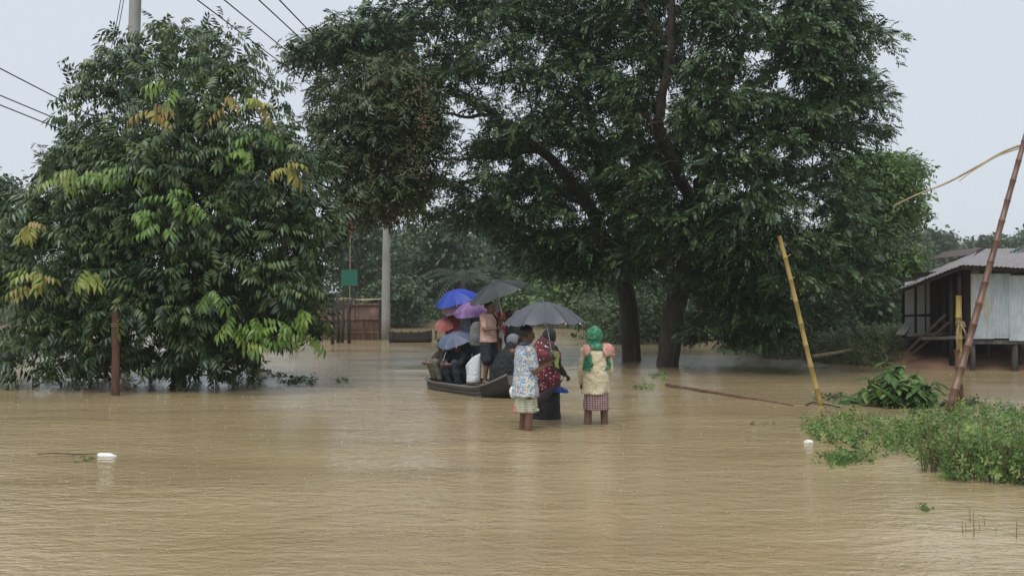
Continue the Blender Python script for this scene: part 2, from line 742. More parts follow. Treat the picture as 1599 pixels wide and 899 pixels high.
make_bark('bark', (.03, .024, .02), (.085, .068, .054), (.16, .14, .12))
make_bark('bark_limb', (.04, .032, .026), (.1, .08, .062), (.17, .15, .125))
make_bark('bark_pale', (.05, .042, .034), (.13, .11, .09), (.2, .185, .16))
make_bark('wood_grey', (.05, .045, .042), (.12, .105, .095), (.18, .165, .15))
make_bark('wood_dark', (.018, .014, .012), (.045, .036, .03))
make_bark('wood_red', (.06, .03, .018), (.15, .075, .042), (.22, .13, .085))
simple('concrete', (.33, .33, .31), .35, 3, .85, .4, .01, (1, 1, .3))
simple('rope', (.32, .25, .14), .4, 40, .9)
simple('wire', (.035, .036, .04), .2, 3, .6, 0)

leafmat('leaf_left', [(0, (.02, .042, .017)), (.5, (.044, .084, .03)), (.8, (.085, .135, .045)), (1, (.14, .19, .065))], .36, .18)
leafmat('leaf_young', [(0, (.1, .2, .035)), (.5, (.19, .3, .055)), (.8, (.33, .33, .07)), (1, (.36, .25, .08))], .4, .35)
leafmat('leaf_rain', [(0, (.02, .042, .018)), (.5, (.045, .086, .032)), (.8, (.085, .14, .048)), (1, (.13, .185, .065))], .42, .2)
leafmat('leaf_fruit', [(0, (.04, .06, .025)), (.5, (.075, .105, .042)), (.8, (.115, .135, .05)), (1, (.16, .16, .06))], .42, .2)
leafmat('leaf_light', [(0, (.055, .11, .032)), (.5, (.1, .18, .05)), (1, (.17, .26, .08))], .45, .35)
leafmat('leaf_far', [(0, (.03, .055, .024)), (.5, (.058, .1, .04)), (1, (.11, .16, .06))], .5, .25)
leafmat('leaf_weed', [(0, (.05, .1, .028)), (.5, (.105, .19, .058)), (.85, (.2, .31, .095)), (1, (.3, .35, .12))], .55, .35, .25)
leafmat('leaf_float', [(0, (.03, .055, .02)), (.6, (.06, .1, .035)), (1, (.1, .15, .05))], .42, .2)
simple('fruit', (.24, .17, .085), .35, 20, .6, .2)


def make_bamboo(name, c1, c2, node):
    b = NB(name)
    f = b.noise(5, 5, .6, stretch=(1, 1, .35))
    b.l(b.ramp(f, [(.3, c1), (.55, c2), (.78, node)]), b.b.inputs['Base Color'])
    b.b.inputs['Roughness'].default_value = .45
    g = b.noise(50, 3, .6, stretch=(1, 1, .1))
    b.l(b.bump(g, .2, .005), b.b.inputs['Normal'])


make_bamboo('bamboo_yellow', (.2, .16, .04), (.36, .26, .075), (.3, .17, .06))
make_bamboo('bamboo_brown', (.065, .034, .022), (.14, .072, .045), (.24, .15, .1))
make_bamboo('bamboo_dry', (.2, .15, .085), (.36, .29, .18), (.45, .38, .26))
make_bamboo('bamboo_weathered', (.07, .038, .026), (.16, .085, .055), (.24, .15, .1))


def make_tin(name, c1, c2, rust, amt=.62, metal=.5, rough=.45):
    b = NB(name)
    f = b.noise(1.6, 6, .65, stretch=(1.5, 1.5, .45))
    g = b.noise(7, 5, .6, stretch=(3, 3, .4))
    mixn = b.n('ShaderNodeMixRGB')
    mixn.inputs[0].default_value = .4
    b.l(b.ramp(f, [(.3, c1), (amt, c2), (amt + .13, rust)]), mixn.inputs[1])
    b.l(b.ramp(g, [(.35, c1), (.65, c2)]), mixn.inputs[2])
    b.l(mixn.outputs[0], b.b.inputs['Base Color'])
    b.b.inputs['Roughness'].default_value = rough
    b.b.inputs['Metallic'].default_value = metal
    dent = b.noise(2.6, 3, .6)
    b.l(b.bump(dent, .5, .08, b.bump(g, .2, .01)), b.b.inputs['Normal'])


make_tin('tin_wall', (.22, .28, .31), (.45, .51, .54), (.33, .25, .15), .55, .35, .5)
make_tin('tin_light', (.3, .35, .37), (.52, .57, .6), (.38, .31, .2), .58, .3, .5)
make_tin('tin_stained', (.22, .27, .3), (.43, .48, .5), (.36, .27, .14), .47, .3, .55)
make_tin('tin_pale', (.55, .55, .51), (.68, .68, .64), (.4, .35, .26), .68, .1, .7)
make_tin('tin_roof', (.13, .12, .122), (.25, .235, .24), (.18, .11, .08), .5, .12, .55)
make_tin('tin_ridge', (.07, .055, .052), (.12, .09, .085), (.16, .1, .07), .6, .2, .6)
simple('sign_green', (.012, .13, .085), .15, 2, .45, 0)
simple('flag_red', (.42, .03, .03), .3, 6, .8)
simple('plastic_white', (.75, .78, .78), .1, 5, .35, .1)
simple('earth', (.22, .125, .075), .5, 1.5, .9, .8, .06)
simple('plank_dark', (.05, .04, .035), .5, 3, .8, .5, .01, (.4, 4, 4))
simple('boat_wood', (.16, .155, .155), .45, 4, .55, .5, .008, (.5, 4, 6))
simple('boat_dark', (.035, .036, .04), .4, 4, .5, .4, .008)


# ------------------------------------------------------------------ the setting
def terrain():
    xs = np.concatenate([np.linspace(-420, -60, 13), np.linspace(-54, 54, 73), np.linspace(60, 420, 13)])
    ys = np.concatenate([np.linspace(-30, 16, 8), np.linspace(18, 110, 93), np.linspace(120, 760, 17)])
    rng = np.random.default_rng(5)
    V = []
    for y in ys:
        for x in xs:
            z = -.32
            far = max(0., min(1., (y - 66 - 4 * math.sin(x * .09) - 2 * math.sin(x * .31)) / 9))
            z += far * .75
            z += max(0, y - 90) * .012 * far
            # raised yard under the house
            m = math.exp(-(((x - 12.2) / 3.4) ** 4) - (((y - 30.6) / 3.9) ** 4))
            z += m * 1.02
            # bank running back from the house
            m2 = math.exp(-(((x - 9.6) / 2.6) ** 4) - (((y - 36) / 6.0) ** 4))
            z = max(z, -.32 + m2 * .78)
            V.append((x, y, z + (rng.normal(0, .02) if abs(x) < 60 else 0)))
    nx, ny = len(xs), len(ys)
    Fc = [(j * nx + i, j * nx + i + 1, (j + 1) * nx + i + 1, (j + 1) * nx + i) for j in range(ny - 1) for i in range(nx - 1)]
    mb = MB()
    mb.v, mb.f = V, Fc
    o = mb.build('ground', 'ground', None, True)
    tag(o, kind='structure')
    return o


terrain()


def water():
    # finer towards the camera so that the swell is real geometry
    ys = [-30., -12., -4., 0., 2.]
    y = 3.0
    while y < 78:
        ys.append(y)
        y *= 1.0125 if y < 30 else 1.03
    ys += [90, 120, 200, 400, 758]
    g = np.random.default_rng(9)
    ks = [(g.uniform(.6, 4.2), g.uniform(-.9, .9), g.uniform(0, 6.28)) for _ in range(16)]
    V, Fc = [], []
    nx = 150
    for y in ys:
        half = max(9, abs(y) * .62 + 2)
        for i in range(nx + 2):
            if i == 0:
                x = -418.
            elif i == nx + 1:
                x = 418.
            else:
                x = -half + 2 * half * (i - 1) / (nx - 1)
            z = 0.
            if 2.5 < y < 70 and 0 < i < nx + 1:
                for (k, a, ph) in ks:
                    z += .0042 / (k ** .7) * math.sin(k * (x * math.sin(a) * .8 + y * math.cos(a)) + ph)
            V.append((x, y, z))
    m = nx + 2
    for j in range(len(ys) - 1):
        for i in range(m - 1):
            Fc.append((j * m + i, j * m + i + 1, (j + 1) * m + i + 1, (j + 1) * m + i))
    mb = MB()
    mb.v, mb.f = V, Fc
    o = mb.build('water', 'water', None, True)
    tag(o, kind='structure')


water()

# ------------------------------------------------------------------ trees
LEFT = [(215, 58), (250, 38), (300, 34), (345, 45), (388, 72), (422, 112), (415, 150), (450, 165), (470, 192), (466, 225), (484, 262),
        (505, 300), (514, 350), (510, 400), (506, 450), (500, 480), (495, 515), (455, 530), (420, 540), (400, 560), (392, 625), (200, 630),
        (10, 625), (-8, 590), (30, 530), (18, 500), (-10, 470), (-18, 420), (-5, 370), (30, 335), (70, 300), (85, 250), (103, 210),
        (122, 172), (108, 150), (140, 132), (112, 95), (160, 92), (178, 72)]
lb = G(275, 602)
D = 21.0
left_tree, left_pads = tree(
    'broadleaf_tree', 'dark green broadleaf tree with drooping leaves standing in floodwater behind the wooden stake', 'tree', (lb[0], D, -.32),
    [([(lb[0], D, -.34), P(270, 540, D), P(262, 470, D), P(268, 380, D), P(275, 250, D), P(285, 110, D)], .16, .05)],
    [([P(272, 560, D), P(310, 500, D), P(350, 400, D - .6), P(420, 300, D - .8)], .09, .03),
     ([P(268, 550, D), P(225, 480, D), P(160, 400, D - .5), P(95, 320, D - .6)], .09, .03),
     ([P(265, 470, D), P(330, 350, D + .6), P(400, 230, D + .8)], .07, .02),
     ([P(268, 400, D), P(200, 280, D + .6), P(150, 170, D + .5)], .07, .02),
     ([P(275, 570, D), P(330, 570, D - .7), P(370, 580, D - .9)], .05, .02),
     ([P(268, 575, D), P(160, 560, D - .8), P(60, 575, D - 1)], .05, .02),
     ([P(270, 540, D), P(360, 500, D - 1), P(470, 470, D - .8)], .06, .02)],
    LEFT, D, 2.5, 230, 600, 17, .4, 'hanging', .29, 'leaf_left', 'bark', 11,
    holes=[(62, 552, 30, 14), (45, 575, 18, 10), (95, 560, 20, 12), (225, 520, 42, 26), (128, 580, 12, 6), (240, 345, 12, 10)],
    flat=.7, tint=(.54, .3), outb=.0, twig_r=.022, zmin=.06, jit=.65, shr=.2, thin=(230, .5), mixed=True, vary=.45)

rngY = np.random.default_rng(31)
YOUNG = [(240, 168, .95, 5), (402, 160, .8, 4), (355, 155, .95, 2), (265, 130, .35, 3), (95, 278, .5, 4), (125, 272, .6, 4), (165, 272, .15, 4),
         (200, 270, .1, 3), (445, 258, .85, 5), (388, 238, .2, 4), (262, 298, .12, 4), (213, 330, .1, 4), (40, 350, .85, 4), (62, 425, .7, 5),
         (52, 440, .8, 3), (142, 425, .65, 5), (470, 488, .25, 4), (445, 510, .25, 5), (415, 520, .15, 5), (480, 515, .4, 4), (360, 500, .5, 4),
         (400, 500, .3, 4), (300, 315, .2, 2), (405, 205, .2, 3), (330, 455, .1, 3), (255, 355, .05, 3), (380, 545, .55, 2)]
tmY = [template('hanging', rngY) for _ in range(3)]
for (u, v, tnt, k) in YOUNG:
    c = P(u, v, 17.9 + .0045 * abs(u - 260))
    for i in range(k):
        a = -PI / 2 + rngY.uniform(-1.4, 1.4)
        d = np.array([[math.cos(a), math.sin(a) * .8, rngY.uniform(-.9, .1)]])
        me = scatter_mesh('young_leaf', [(tmY[i % 3], frames(d, rngY, .2), np.array([.4]), np.array([c + rngY.normal(0, .05, 3)]),
                                          np.array([np.clip(tnt + rngY.normal(0, .1), 0, 1)]))])
        at(link('young_leaf', me, 'leaf_young'), left_tree)

# fruit tree between the broadleaf tree and the rain trees
FRUIT = [(530, 112), (560, 88), (600, 78), (640, 98), (660, 130), (672, 175), (678, 230), (670, 290), (652, 332), (625, 358), (590, 368),
         (555, 352), (535, 325), (512, 290), (490, 262), (472, 240), (482, 200), (500, 170), (515, 140)]
D = 26.0
fb = G(452, 574)
fruit_tree, fpads = tree(
    'fruit_tree', 'olive brown fruit laden tree crown hanging between the broadleaf tree and the rain trees', 'tree', (P(452, 574, D)[0], D, -.32),
    [([P(395, 590, D), P(415, 480, D), P(452, 360, D), P(482, 255, D)], .13, .08)],
    [([P(482, 255, D), P(505, 215, D), P(525, 190, D), P(575, 130, D)], .07, .03),
     ([P(478, 280, D), P(520, 262, D - .3), P(580, 250, D - .5), P(630, 260, D - .5)], .06, .02),
     ([P(474, 330, D), P(530, 300, D), P(590, 320, D)], .05, .02)],
    FRUIT, D, 1.7, 90, 150, 30, .5, 'lance', .42, 'leaf_fruit', 'bark_pale', 12, flat=.7, tint=(.42, .22), outb=-.35, twig_r=.022)
# bunches of small brown fruit
rf = np.random.default_rng(77)
sph = bmesh.new()
bmesh.ops.create_icosphere(sph, subdivisions=1, radius=1)
sv = np.array([v.co[:] for v in sph.verts])
sf = np.array([[v.index for v in f.verts] for f in sph.faces])
sph.free()
Tf = []
for b_ in range(44):
    while True:
        u, v = rf.uniform(530, 675), rf.uniform(110, 345)
        if inpoly((u, v), FRUIT) and (u > 585 or v > 250):
            break
    c = P(u, v, D - 2.0 + .5 * rf.random())
    Tf.append(c + rf.normal(0, 1, (24, 3)) * np.array((.12, .1, .22)))
Tf = np.concatenate(Tf)
me = scatter_mesh('fruit', [((sv, sf, np.zeros(len(sv))), np.tile(np.eye(3), (len(Tf), 1, 1)), rf.uniform(.014, .022, len(Tf)), Tf, np.zeros(len(Tf)))])
at(link('fruit', me, 'fruit'), fruit_tree)['kind'] = 'stuff'

HOLES = [(a_, b_, 1.0 * c_ + 3, 1.0 * d_ + 4) for (a_, b_, c_, d_) in [(778, 103, 14, 8), (745, 135, 22, 14), (700, 165, 26, 12), (738, 195, 20, 22), (712, 228, 22, 14), (787, 259, 22, 8), (690, 306, 26, 12),
         (752, 300, 22, 9), (820, 308, 16, 7), (982, 102, 26, 12), (1030, 140, 9, 18), (968, 70, 10, 8), (1183, 86, 30, 10), (1225, 124, 14, 16),
         (1262, 338, 14, 20), (1225, 330, 12, 8), (972, 250, 14, 7), (1220, 240, 10, 8), (1270, 250, 16, 8), (770, 215, 9, 8), (1085, 300, 8, 10),
         (730, 268, 14, 6), (1330, 262, 14, 14)]]
RB = [(455, 95), (480, 60), (530, 30), (580, 5), (620, -30), (700, -70), (850, -110), (1040, -110), (1060, 0), (1055, 150), (1060, 300), (1040, 420),
      (985, 470), (945, 478), (930, 470), (880, 458), (830, 440), (800, 402), (760, 385), (720, 388), (690, 400), (672, 330), (690, 260), (664, 150),
      (600, 108), (540, 128), (475, 140)]
D = 29.5
tree('rain_tree', 'huge dark spreading tree whose diagonal limb rises left above the boat', 'tree', (P(985, 562, D)[0], D, -.32),
     [([P(986, 580, D), P(985, 520, D), P(976, 450, D), P(958, 395, D - .5)], .3, .22)],
     [([P(958, 395, D - .5), P(915, 318, D - 1.5), P(888, 278, D - 2), P(840, 232, D - 2), P(772, 178, D - 2), P(700, 142, D - 2), P(600, 92, D - 2)], .2, .05),
      ([P(975, 440, D), P(960, 330, D), P(930, 220, D), P(900, 100, D), P(880, -20, D)], .17, .05),
      ([P(840, 232, D - 2), P(790, 242, D - 2.4), P(720, 246, D - 2.8), P(680, 252, D - 3)], .07, .03),
      ([P(772, 178, D - 2), P(735, 182, D - 2.5), P(690, 176, D - 3)], .06, .03),
      ([P(915, 318, D - 1.5), P(860, 300, D - 2), P(790, 290, D - 2.5)], .06, .03),
      ([P(965, 400, D), P(900, 380, D + 1), P(800, 350, D + 2)], .09, .03)],
     [RB, [(455, 95), (480, 62), (540, 30), (600, 8), (660, 20), (660, 70), (600, 108), (540, 128), (475, 142)], [(690, 200), (800, 180), (960, 300), (960, 440), (830, 430), (760, 372), (690, 380)], [(860, 330), (990, 300), (1050, 400), (1020, 455), (930, 472), (880, 445)]], D, 4.6, 210, 490, 58, .9, 'pinnate', .31, 'leaf_rain', 'bark', 13, holes=HOLES, flat=.32, tint=(.5, .27), inner=.18, twig_r=.035, limbm='bark_limb', outb=-.08, jit=.45,
     clear=[([P(958, 395, D - .5), P(915, 318, D - 1.5), P(888, 278, D - 2), P(840, 232, D - 2)], 26)])

RA = [[(950, -110), (1080, -115), (1200, -90), (1290, -40), (1335, 8), (1388, 38), (1405, 62), (1385, 88), (1352, 96), (1366, 130), (1408, 150), (1398, 166),
       (1362, 172), (1376, 190), (1404, 202), (1388, 226), (1350, 240), (1338, 265), (1345, 300), (1368, 340), (1402, 378), (1400, 415), (1378, 460), (1345, 492),
       (1290, 530), (1240, 548), (1180, 545), (1140, 505), (1100, 470), (1060, 430), (985, 425), (945, 300), (945, 150)],
      [(1150, 480), (1240, 480), (1230, 560), (1165, 562)], [(1085, 480), (1140, 490), (1130, 548), (1095, 545)], [(1000, 300), (1120, 320), (1200, 420), (1190, 500), (1110, 485), (1040, 440)]]
D = 26.6
tree('rain_tree', 'huge dark spreading tree with the thickest trunk, right of the person in yellow', 'tree', (P(1042, 573, D)[0], D, -.32),
     [([P(1040, 592, D), P(1046, 540, D), P(1054, 480, D), P(1072, 415, D), P(1090, 345, D), P(1097, 280, D)], .31, .22)],
     [([P(1090, 340, D), P(1072, 300, D - 1), P(1040, 230, D - 2), P(1028, 190, D - 2.5), P(1040, 120, D - 2.8), P(1048, 40, D - 3), P(1052, -60, D - 3)], .17, .07),
      ([P(1034, 205, D - 2.4), P(1010, 185, D - 2.8), P(985, 178, D - 3)], .07, .04),
      ([P(1040, 70, D - 3), P(1010, 20, D - 3.2), P(985, -30, D - 3.2)], .06, .03),
      ([P(1097, 285, D), P(1112, 200, D), P(1150, 100, D), P(1190, -20, D)], .2, .06),
      ([P(1080, 400, D), P(1150, 330, D - .5), P(1230, 250, D - 1), P(1310, 190, D - 1)], .14, .04),
      ([P(1075, 430, D), P(1180, 390, D - 1), P(1290, 360, D - 1.5), P(1370, 370, D - 1.5)], .12, .03),
      ([P(1065, 460, D), P(1120, 440, D - 1), P(1190, 470, D - 1.5), P(1210, 530, D - 1.6)], .08, .02),
      ([P(1090, 350, D), P(1130, 220, D + 2), P(1200, 100, D + 3)], .12, .04)],
     RA, D, 4.6, 210, 500, 58, .86, 'pinnate', .29, 'leaf_rain', 'bark', 14, holes=HOLES, flat=.32, tint=(.5, .27), inner=.18, twig_r=.035, limbm='bark_limb', outb=-.08, zmin=.05, jit=.45,
     clear=[([P(1072, 300, D - 1), P(1040, 230, D - 2), P(1028, 190, D - 2.5), P(1040, 120, D - 2.8), P(1048, 40, D - 3), P(1050, -20, D - 3)], 28)])

D = 38.0
tree('light_green_tree', 'lighter green tree peeping out at the right edge of the rain tree', 'tree', (P(1375, 541, D)[0], D, .3),
     [([P(1375, 536, D), P(1378, 440, D), P(1385, 340, D)], .16, .08)],
     [([P(1380, 420, D), P(1400, 330, D), P(1415, 270, D)], .07, .03), ([P(1380, 400, D), P(1350, 320, D), P(1345, 260, D)], .07, .03)],
     [(1318, 262), (1345, 232), (1395, 238), (1420, 236), (1437, 248), (1432, 290), (1440, 325), (1420, 352), (1428, 395), (1420, 440), (1395, 470), (1330, 440), (1310, 340)],
     D, 2.2, 70, 130, 22, .55, 'tuft', .5, 'leaf_light', 'bark', 15, tint=(.45, .22), flat=.6)

D = 33.0
tree('edge_tree', 'dark tree cut off by the left edge of the picture', 'tree', (P(-70, 550, D)[0], D, -.32),
     [([P(-70, 570, D), P(-68, 470, D), P(-60, 360, D)], .18, .1)],
     [([P(-66, 430, D), P(-30, 360, D), P(5, 300, D)], .06, .02)],
     [(-140, 300), (-70, 262), (-10, 275), (20, 290), (30, 300), (10, 325), (22, 345), (18, 375), (24, 440), (20, 488), (-20, 505), (-140, 505)],
     D, 2.2, 70, 110, 22, .6, 'tuft', .6, 'leaf_left', 'bark', 16, tint=(.45, .2), flat=.6)

# far trees across the flood
FAR = [  # u, v, rx, ry, D, leaf, label
    (560, 400, 75, 75, 74, 'leaf_far', 'grey green tree filling the gap above the green signboard'),
    (690, 385, 72, 62, 78, 'leaf_far', 'grey green tree right of the far concrete pole top'),
    (610, 470, 40, 36, 66, 'leaf_far', 'low bushy tree directly behind the far concrete pole'),
    (575, 425, 62, 62, 92, 'leaf_far', 'pale tree behind the green signboard and bamboo fence'),
    (668, 440, 48, 50, 84, 'leaf_far', 'grey green tree just right of the far concrete pole'),
    (640, 400, 70, 45, 120, 'leaf_far', 'taller hazy tree rising behind the far concrete pole'),
    (724, 448, 48, 42, 92, 'leaf_far', 'low dull tree behind the palm and the blue umbrella'),
    (775, 395, 55, 62, 96, 'leaf_far', 'hazy tree above the black umbrella on the boat'),
    (815, 470, 50, 36, 72, 'leaf_light', 'bright green bushy tree between the black umbrella and the slate umbrella'),
    (880, 420, 70, 60, 88, 'leaf_far', 'dull green tree above the slate umbrella'),
    (905, 470, 50, 45, 66, 'leaf_light', 'bright leafy tree behind the slate umbrella and the person in yellow'),
    (985, 450, 60, 60, 84, 'leaf_far', 'tree seen behind the two thick trunks'),
    (1130, 440, 75, 70, 80, 'leaf_far', 'tree seen through the low branches right of the thickest trunk'),
    (1230, 430, 70, 80, 76, 'leaf_far', 'tree behind the yellow bamboo pole'),
    (1340, 440, 60, 70, 62, 'leaf_far', 'dark tree behind the grassy bank beside the house'),
    (1450, 405, 38, 50, 130, 'leaf_far', 'hazy tree with a ragged top rising behind the tin house'),
    (1408, 430, 40, 45, 118, 'leaf_far', 'hazy rounded tree left of the tin roof'),
    (1548, 395, 28, 22, 140, 'leaf_far', 'small hazy tree top peeping above the roof valley'),
    (1610, 390, 45, 25, 140, 'leaf_far', 'wide hazy tree top above the right tin roof'),
    (30, 455, 60, 50, 95, 'leaf_far', 'far tree seen low behind the left edge of the broadleaf tree'),
    (200, 460, 80, 45, 105, 'leaf_far', 'far tree glimpsed through the middle of the broadleaf tree'),
    (430, 450, 80, 50, 100, 'leaf_far', 'far tree glimpsed through the right side of the broadleaf tree'),
]
for i, (u, v, rx, ry, D, lm, lab) in enumerate(FAR):
    sc = D / 90
    zb = 1.0 if D > 90 else .4
    b0 = P(u, v + ry, D)
    tree('far_tree', lab, 'tree', (P(u, v, D)[0], D, zb - .8),
         [([(P(u, v, D)[0], D, zb - .9), P(u + 2, v + ry * .4, D), P(u, v - ry * .4, D)], .2 * sc, .08 * sc)], [],
         ell(u, v, rx, ry, 18, i, .2), D, rx * D / F * .8, min(rx, ry) * .9, 46, 10, 1.0 * sc, 'tuft', 1.25 * sc, lm, 'bark', 40 + i, flat=.65,
         tint=(.45, .22), zmin=.4, group='trees across the flood')


def undergrowth():
    rng = np.random.default_rng(8)
    n = 2800
    X = rng.uniform(-52, 34, n)
    Y = 70 + 3 * np.sin(X * .09) + rng.uniform(0, 9, n)
    hgt = 1.6 + 1.1 * np.sin(X * .35 + 1) + .8 * np.sin(X * .9)
    Z = .3 + rng.uniform(0, 1, n) ** 1.3 * np.clip(hgt, .5, 4) * np.clip((Y - 69) / 4, .3, 1)
    T = np.stack([X, Y, Z], 1)
    d = rng.normal(0, 1, (n, 3)) + np.array((0, -.6, .25))
    sets = []
    for c in np.array_split(np.arange(n), 3):
        sets.append((template('tuft', rng), frames(d[c], rng), rng.uniform(.6, 1.2, len(c)), T[c], np.clip(rng.normal(.5, .25, len(c)), 0, 1)))
    o = link('undergrowth', scatter_mesh('undergrowth', sets), 'leaf_far')
    tag(o, 'dense mixed undergrowth along the far bank behind boat and fence', 'undergrowth', kind='stuff')
    # scrub under the rain trees and round the house yard
    n = 1500
    X = np.concatenate([rng.uniform(3.5, 10.5, 800), rng.uniform(8.2, 14.5, 500), rng.uniform(3, 8, 200)])
    Y = np.concatenate([rng.uniform(40, 47, 800), rng.uniform(35, 41, 500), rng.uniform(46, 50, 200)])
    Z = np.concatenate([rng.uniform(.1, 2.0, 800), rng.uniform(.5, 2.0, 500), rng.uniform(.1, 2.4, 200)])
    T = np.stack([X, Y, Z], 1)
    d = rng.normal(0, 1, (n, 3)) + np.array((0, -.6, .25))
    sets = []
    for c in np.array_split(np.arange(n), 3):
        sets.append((template('tuft', rng), frames(d[c], rng), rng.uniform(.4, .8, len(c)), T[c], np.clip(rng.normal(.4, .25, len(c)), 0, 1)))
    o = link('scrub', scatter_mesh('scrub', sets), 'leaf_far')
    tag(o, 'dark scrub along the bank behind the rain trees and left of the house', 'scrub', kind='stuff')


undergrowth()


def palm(label, u, v, D, seed, h_px=60):
    rng = np.random.default_rng(seed)
    top = P(u, v, D)
    root = thing('palm_tree', label, 'palm', (top[0], D, -.3), 0, 'palms on the far bank')
    mb = MB()
    mb.tube(smooth_path([(top[0], D, -.4), (top[0] + .1, D, top[2] * .5), top]), [.2] * 4 + [.18] * 4 + [.15], 8)
    at(mb.build('trunk', 'bark', None, True), root)
    for k in range(15):
        a = 2 * PI * k / 15 + rng.uniform(-.2, .2)
        el = rng.uniform(.1, 1.1)
        L = rng.uniform(2.2, 3.0)
        m = MB()
        pts = []
        for i in range(9):
            t = i / 8
            pts.append(top + np.array((math.cos(a) * L * t * math.cos(el * (1 - t)), math.sin(a) * L * t * math.cos(el * (1 - t)), L * (math.sin(el) * t - .75 * t * t))))
        m.tube(pts, .02, 4)
        for i in range(1, 9):
            for s_ in (-1, 1):
                for q in (0, .5):
                    p = pts[i - 1] * (1 - q) + pts[i] * q
                    side = np.array((-math.sin(a), math.cos(a), 0)) * s_
                    f = unit(pts[i] - pts[i - 1])
                    d = unit(side * .8 + f * .5 + np.array((0, 0, -.45)))
                    l_ = .55 * (1 - .5 * abs(i / 8 - .4))
                    m.add([p - f * .03, p + d * l_ * .5 + f * .05, p + d * l_, p + d * l_ * .5 - f * .04], [(0, 1, 2, 3)])
        o = at(m.build('frond', 'leaf_palm', None), root)


leafmat('leaf_palm', [(0, (.03, .055, .03)), (1, (.03, .055, .03))], .5, .2)
palm('palm with arching fronds above the blue umbrella on the far bank', 722, 432, 62, 1)
palm('lower palm half hidden behind the black umbrella on the far bank', 775, 445, 66, 2)


# ------------------------------------------------------------------ poles and wires
def pole(label, base, top, r0, r1, m, name='utility_pole', fit=None):
    root = thing(name, label, 'pole', (base[0], base[1], base[2]))
    mb = MB()
    n = 9
    pts = [np.array(base) * (1 - t) + np.array(top) * t for t in np.linspace(0, 1, n)]
    mb.tube(pts, list(np.linspace(r0, r1, n)), 12)
    at(mb.build('shaft', m, None, True), root)
    return root


nb, ntop = P(193, 571, 27), P(216, -150, 27)
nb[2] = -.32
near_pole = pole('tall grey concrete pole rising out of the top of the broadleaf tree', nb, ntop, .17, .15, 'concrete')
mb = MB()
mb.beam(ntop + np.array((-.8, 0, -.3)), ntop + np.array((.8, 0, -.3)), .08, .08)
at(mb.build('crossarm', 'concrete'), near_pole)
fbp, ftop = P(601, 530, 45), P(607, 175, 45)
fbp[2] = -.32
far_pole = pole('grey concrete pole standing beside the bamboo fence', fbp, ftop, .19, .15, 'concrete')
mb = MB()
mb.beam(ftop + np.array((-.9, 0, -.25)), ftop + np.array((.9, 0, -.25)), .09, .09)
at(mb.build('crossarm', 'concrete'), far_pole)
for dz, s_ in ((5.0, .12), (4.2, .1)):
    mb = MB()
    q = fbp + (ftop - fbp) * (dz / (ftop[2] - fbp[2]))
    mb.box(q + np.array((.24, -.02, 0)), (.14, .12, .2))
    at(mb.build('bracket', 'wire'), far_pole)


def wire(label, a, b, r=.014, sag=.25):
    a, b = np.array(a), np.array(b)
    pts = []
    for t in np.linspace(0, 1, 22):
        p = a * (1 - t) + b * t
        p[2] -= sag * 4 * t * (1 - t)
        pts.append(p)
    mb = MB()
    mb.tube(pts, r, 5)
    o = mb.build('overhead_wire', 'wire', None, True)
    return tag(o, label, 'wire', 'overhead wires')


def wire_px(label, p0, p1, D0, D1, ext0=.6, ext1=.6, sag=.0, r=.012):
    """wire through two photo pixels, drawn on beyond both"""
    (u0, v0), (u1, v1) = p0, p1
    q0 = (u0 - (u1 - u0) * ext0, v0 - (v1 - v0) * ext0)
    q1 = (u1 + (u1 - u0) * ext1, v1 + (v1 - v0) * ext1)
    return wire(label, P(*q0, D0), P(*q1, D1), r, sag)


wire_px('highest of the three wires left of the broadleaf tree', (0, 107), (118, 168), 20, 32, .6, 1.2, r=.015)
wire_px('middle one of the three wires left of the broadleaf tree', (0, 149), (105, 193), 20, 32, .6, 1.3, r=.014)
wire_px('lowest of the three wires left of the broadleaf tree', (0, 164), (122, 213), 20, 32, .6, 1.2, r=.014)
for lab, p0, p1 in (('leftmost of the four wires slanting down to the right of the broadleaf tree', (308, 0), (470, 122)),
                    ('second from left of the four wires slanting down above the fruit tree', (350, 0), (465, 94)),
                    ('third from left of the four wires slanting down above the fruit tree', (404, 0), (484, 74)),
                    ('rightmost of the four wires slanting down above the fruit tree', (436, 0), (492, 58))):
    dx = p1[0] - p0[0]
    k = 606 + (p1[0] - 470) * .8
    wire_px(lab, p0, p1, 16, 44, .5, (k - p1[0]) / dx, r=.013)
for i, (u0, u1, lab) in enumerate(((190, 174, 'left one of two thin wires hanging beside the near concrete pole'),
                                   (195, 178, 'right one of two thin wires hanging beside the near concrete pole'))):
    wire(lab, P(u0 + 3, -30, 26.8), P(u1, 75, 26.6), .011, .1)

# ------------------------------------------------------------------ bamboo poles and stakes


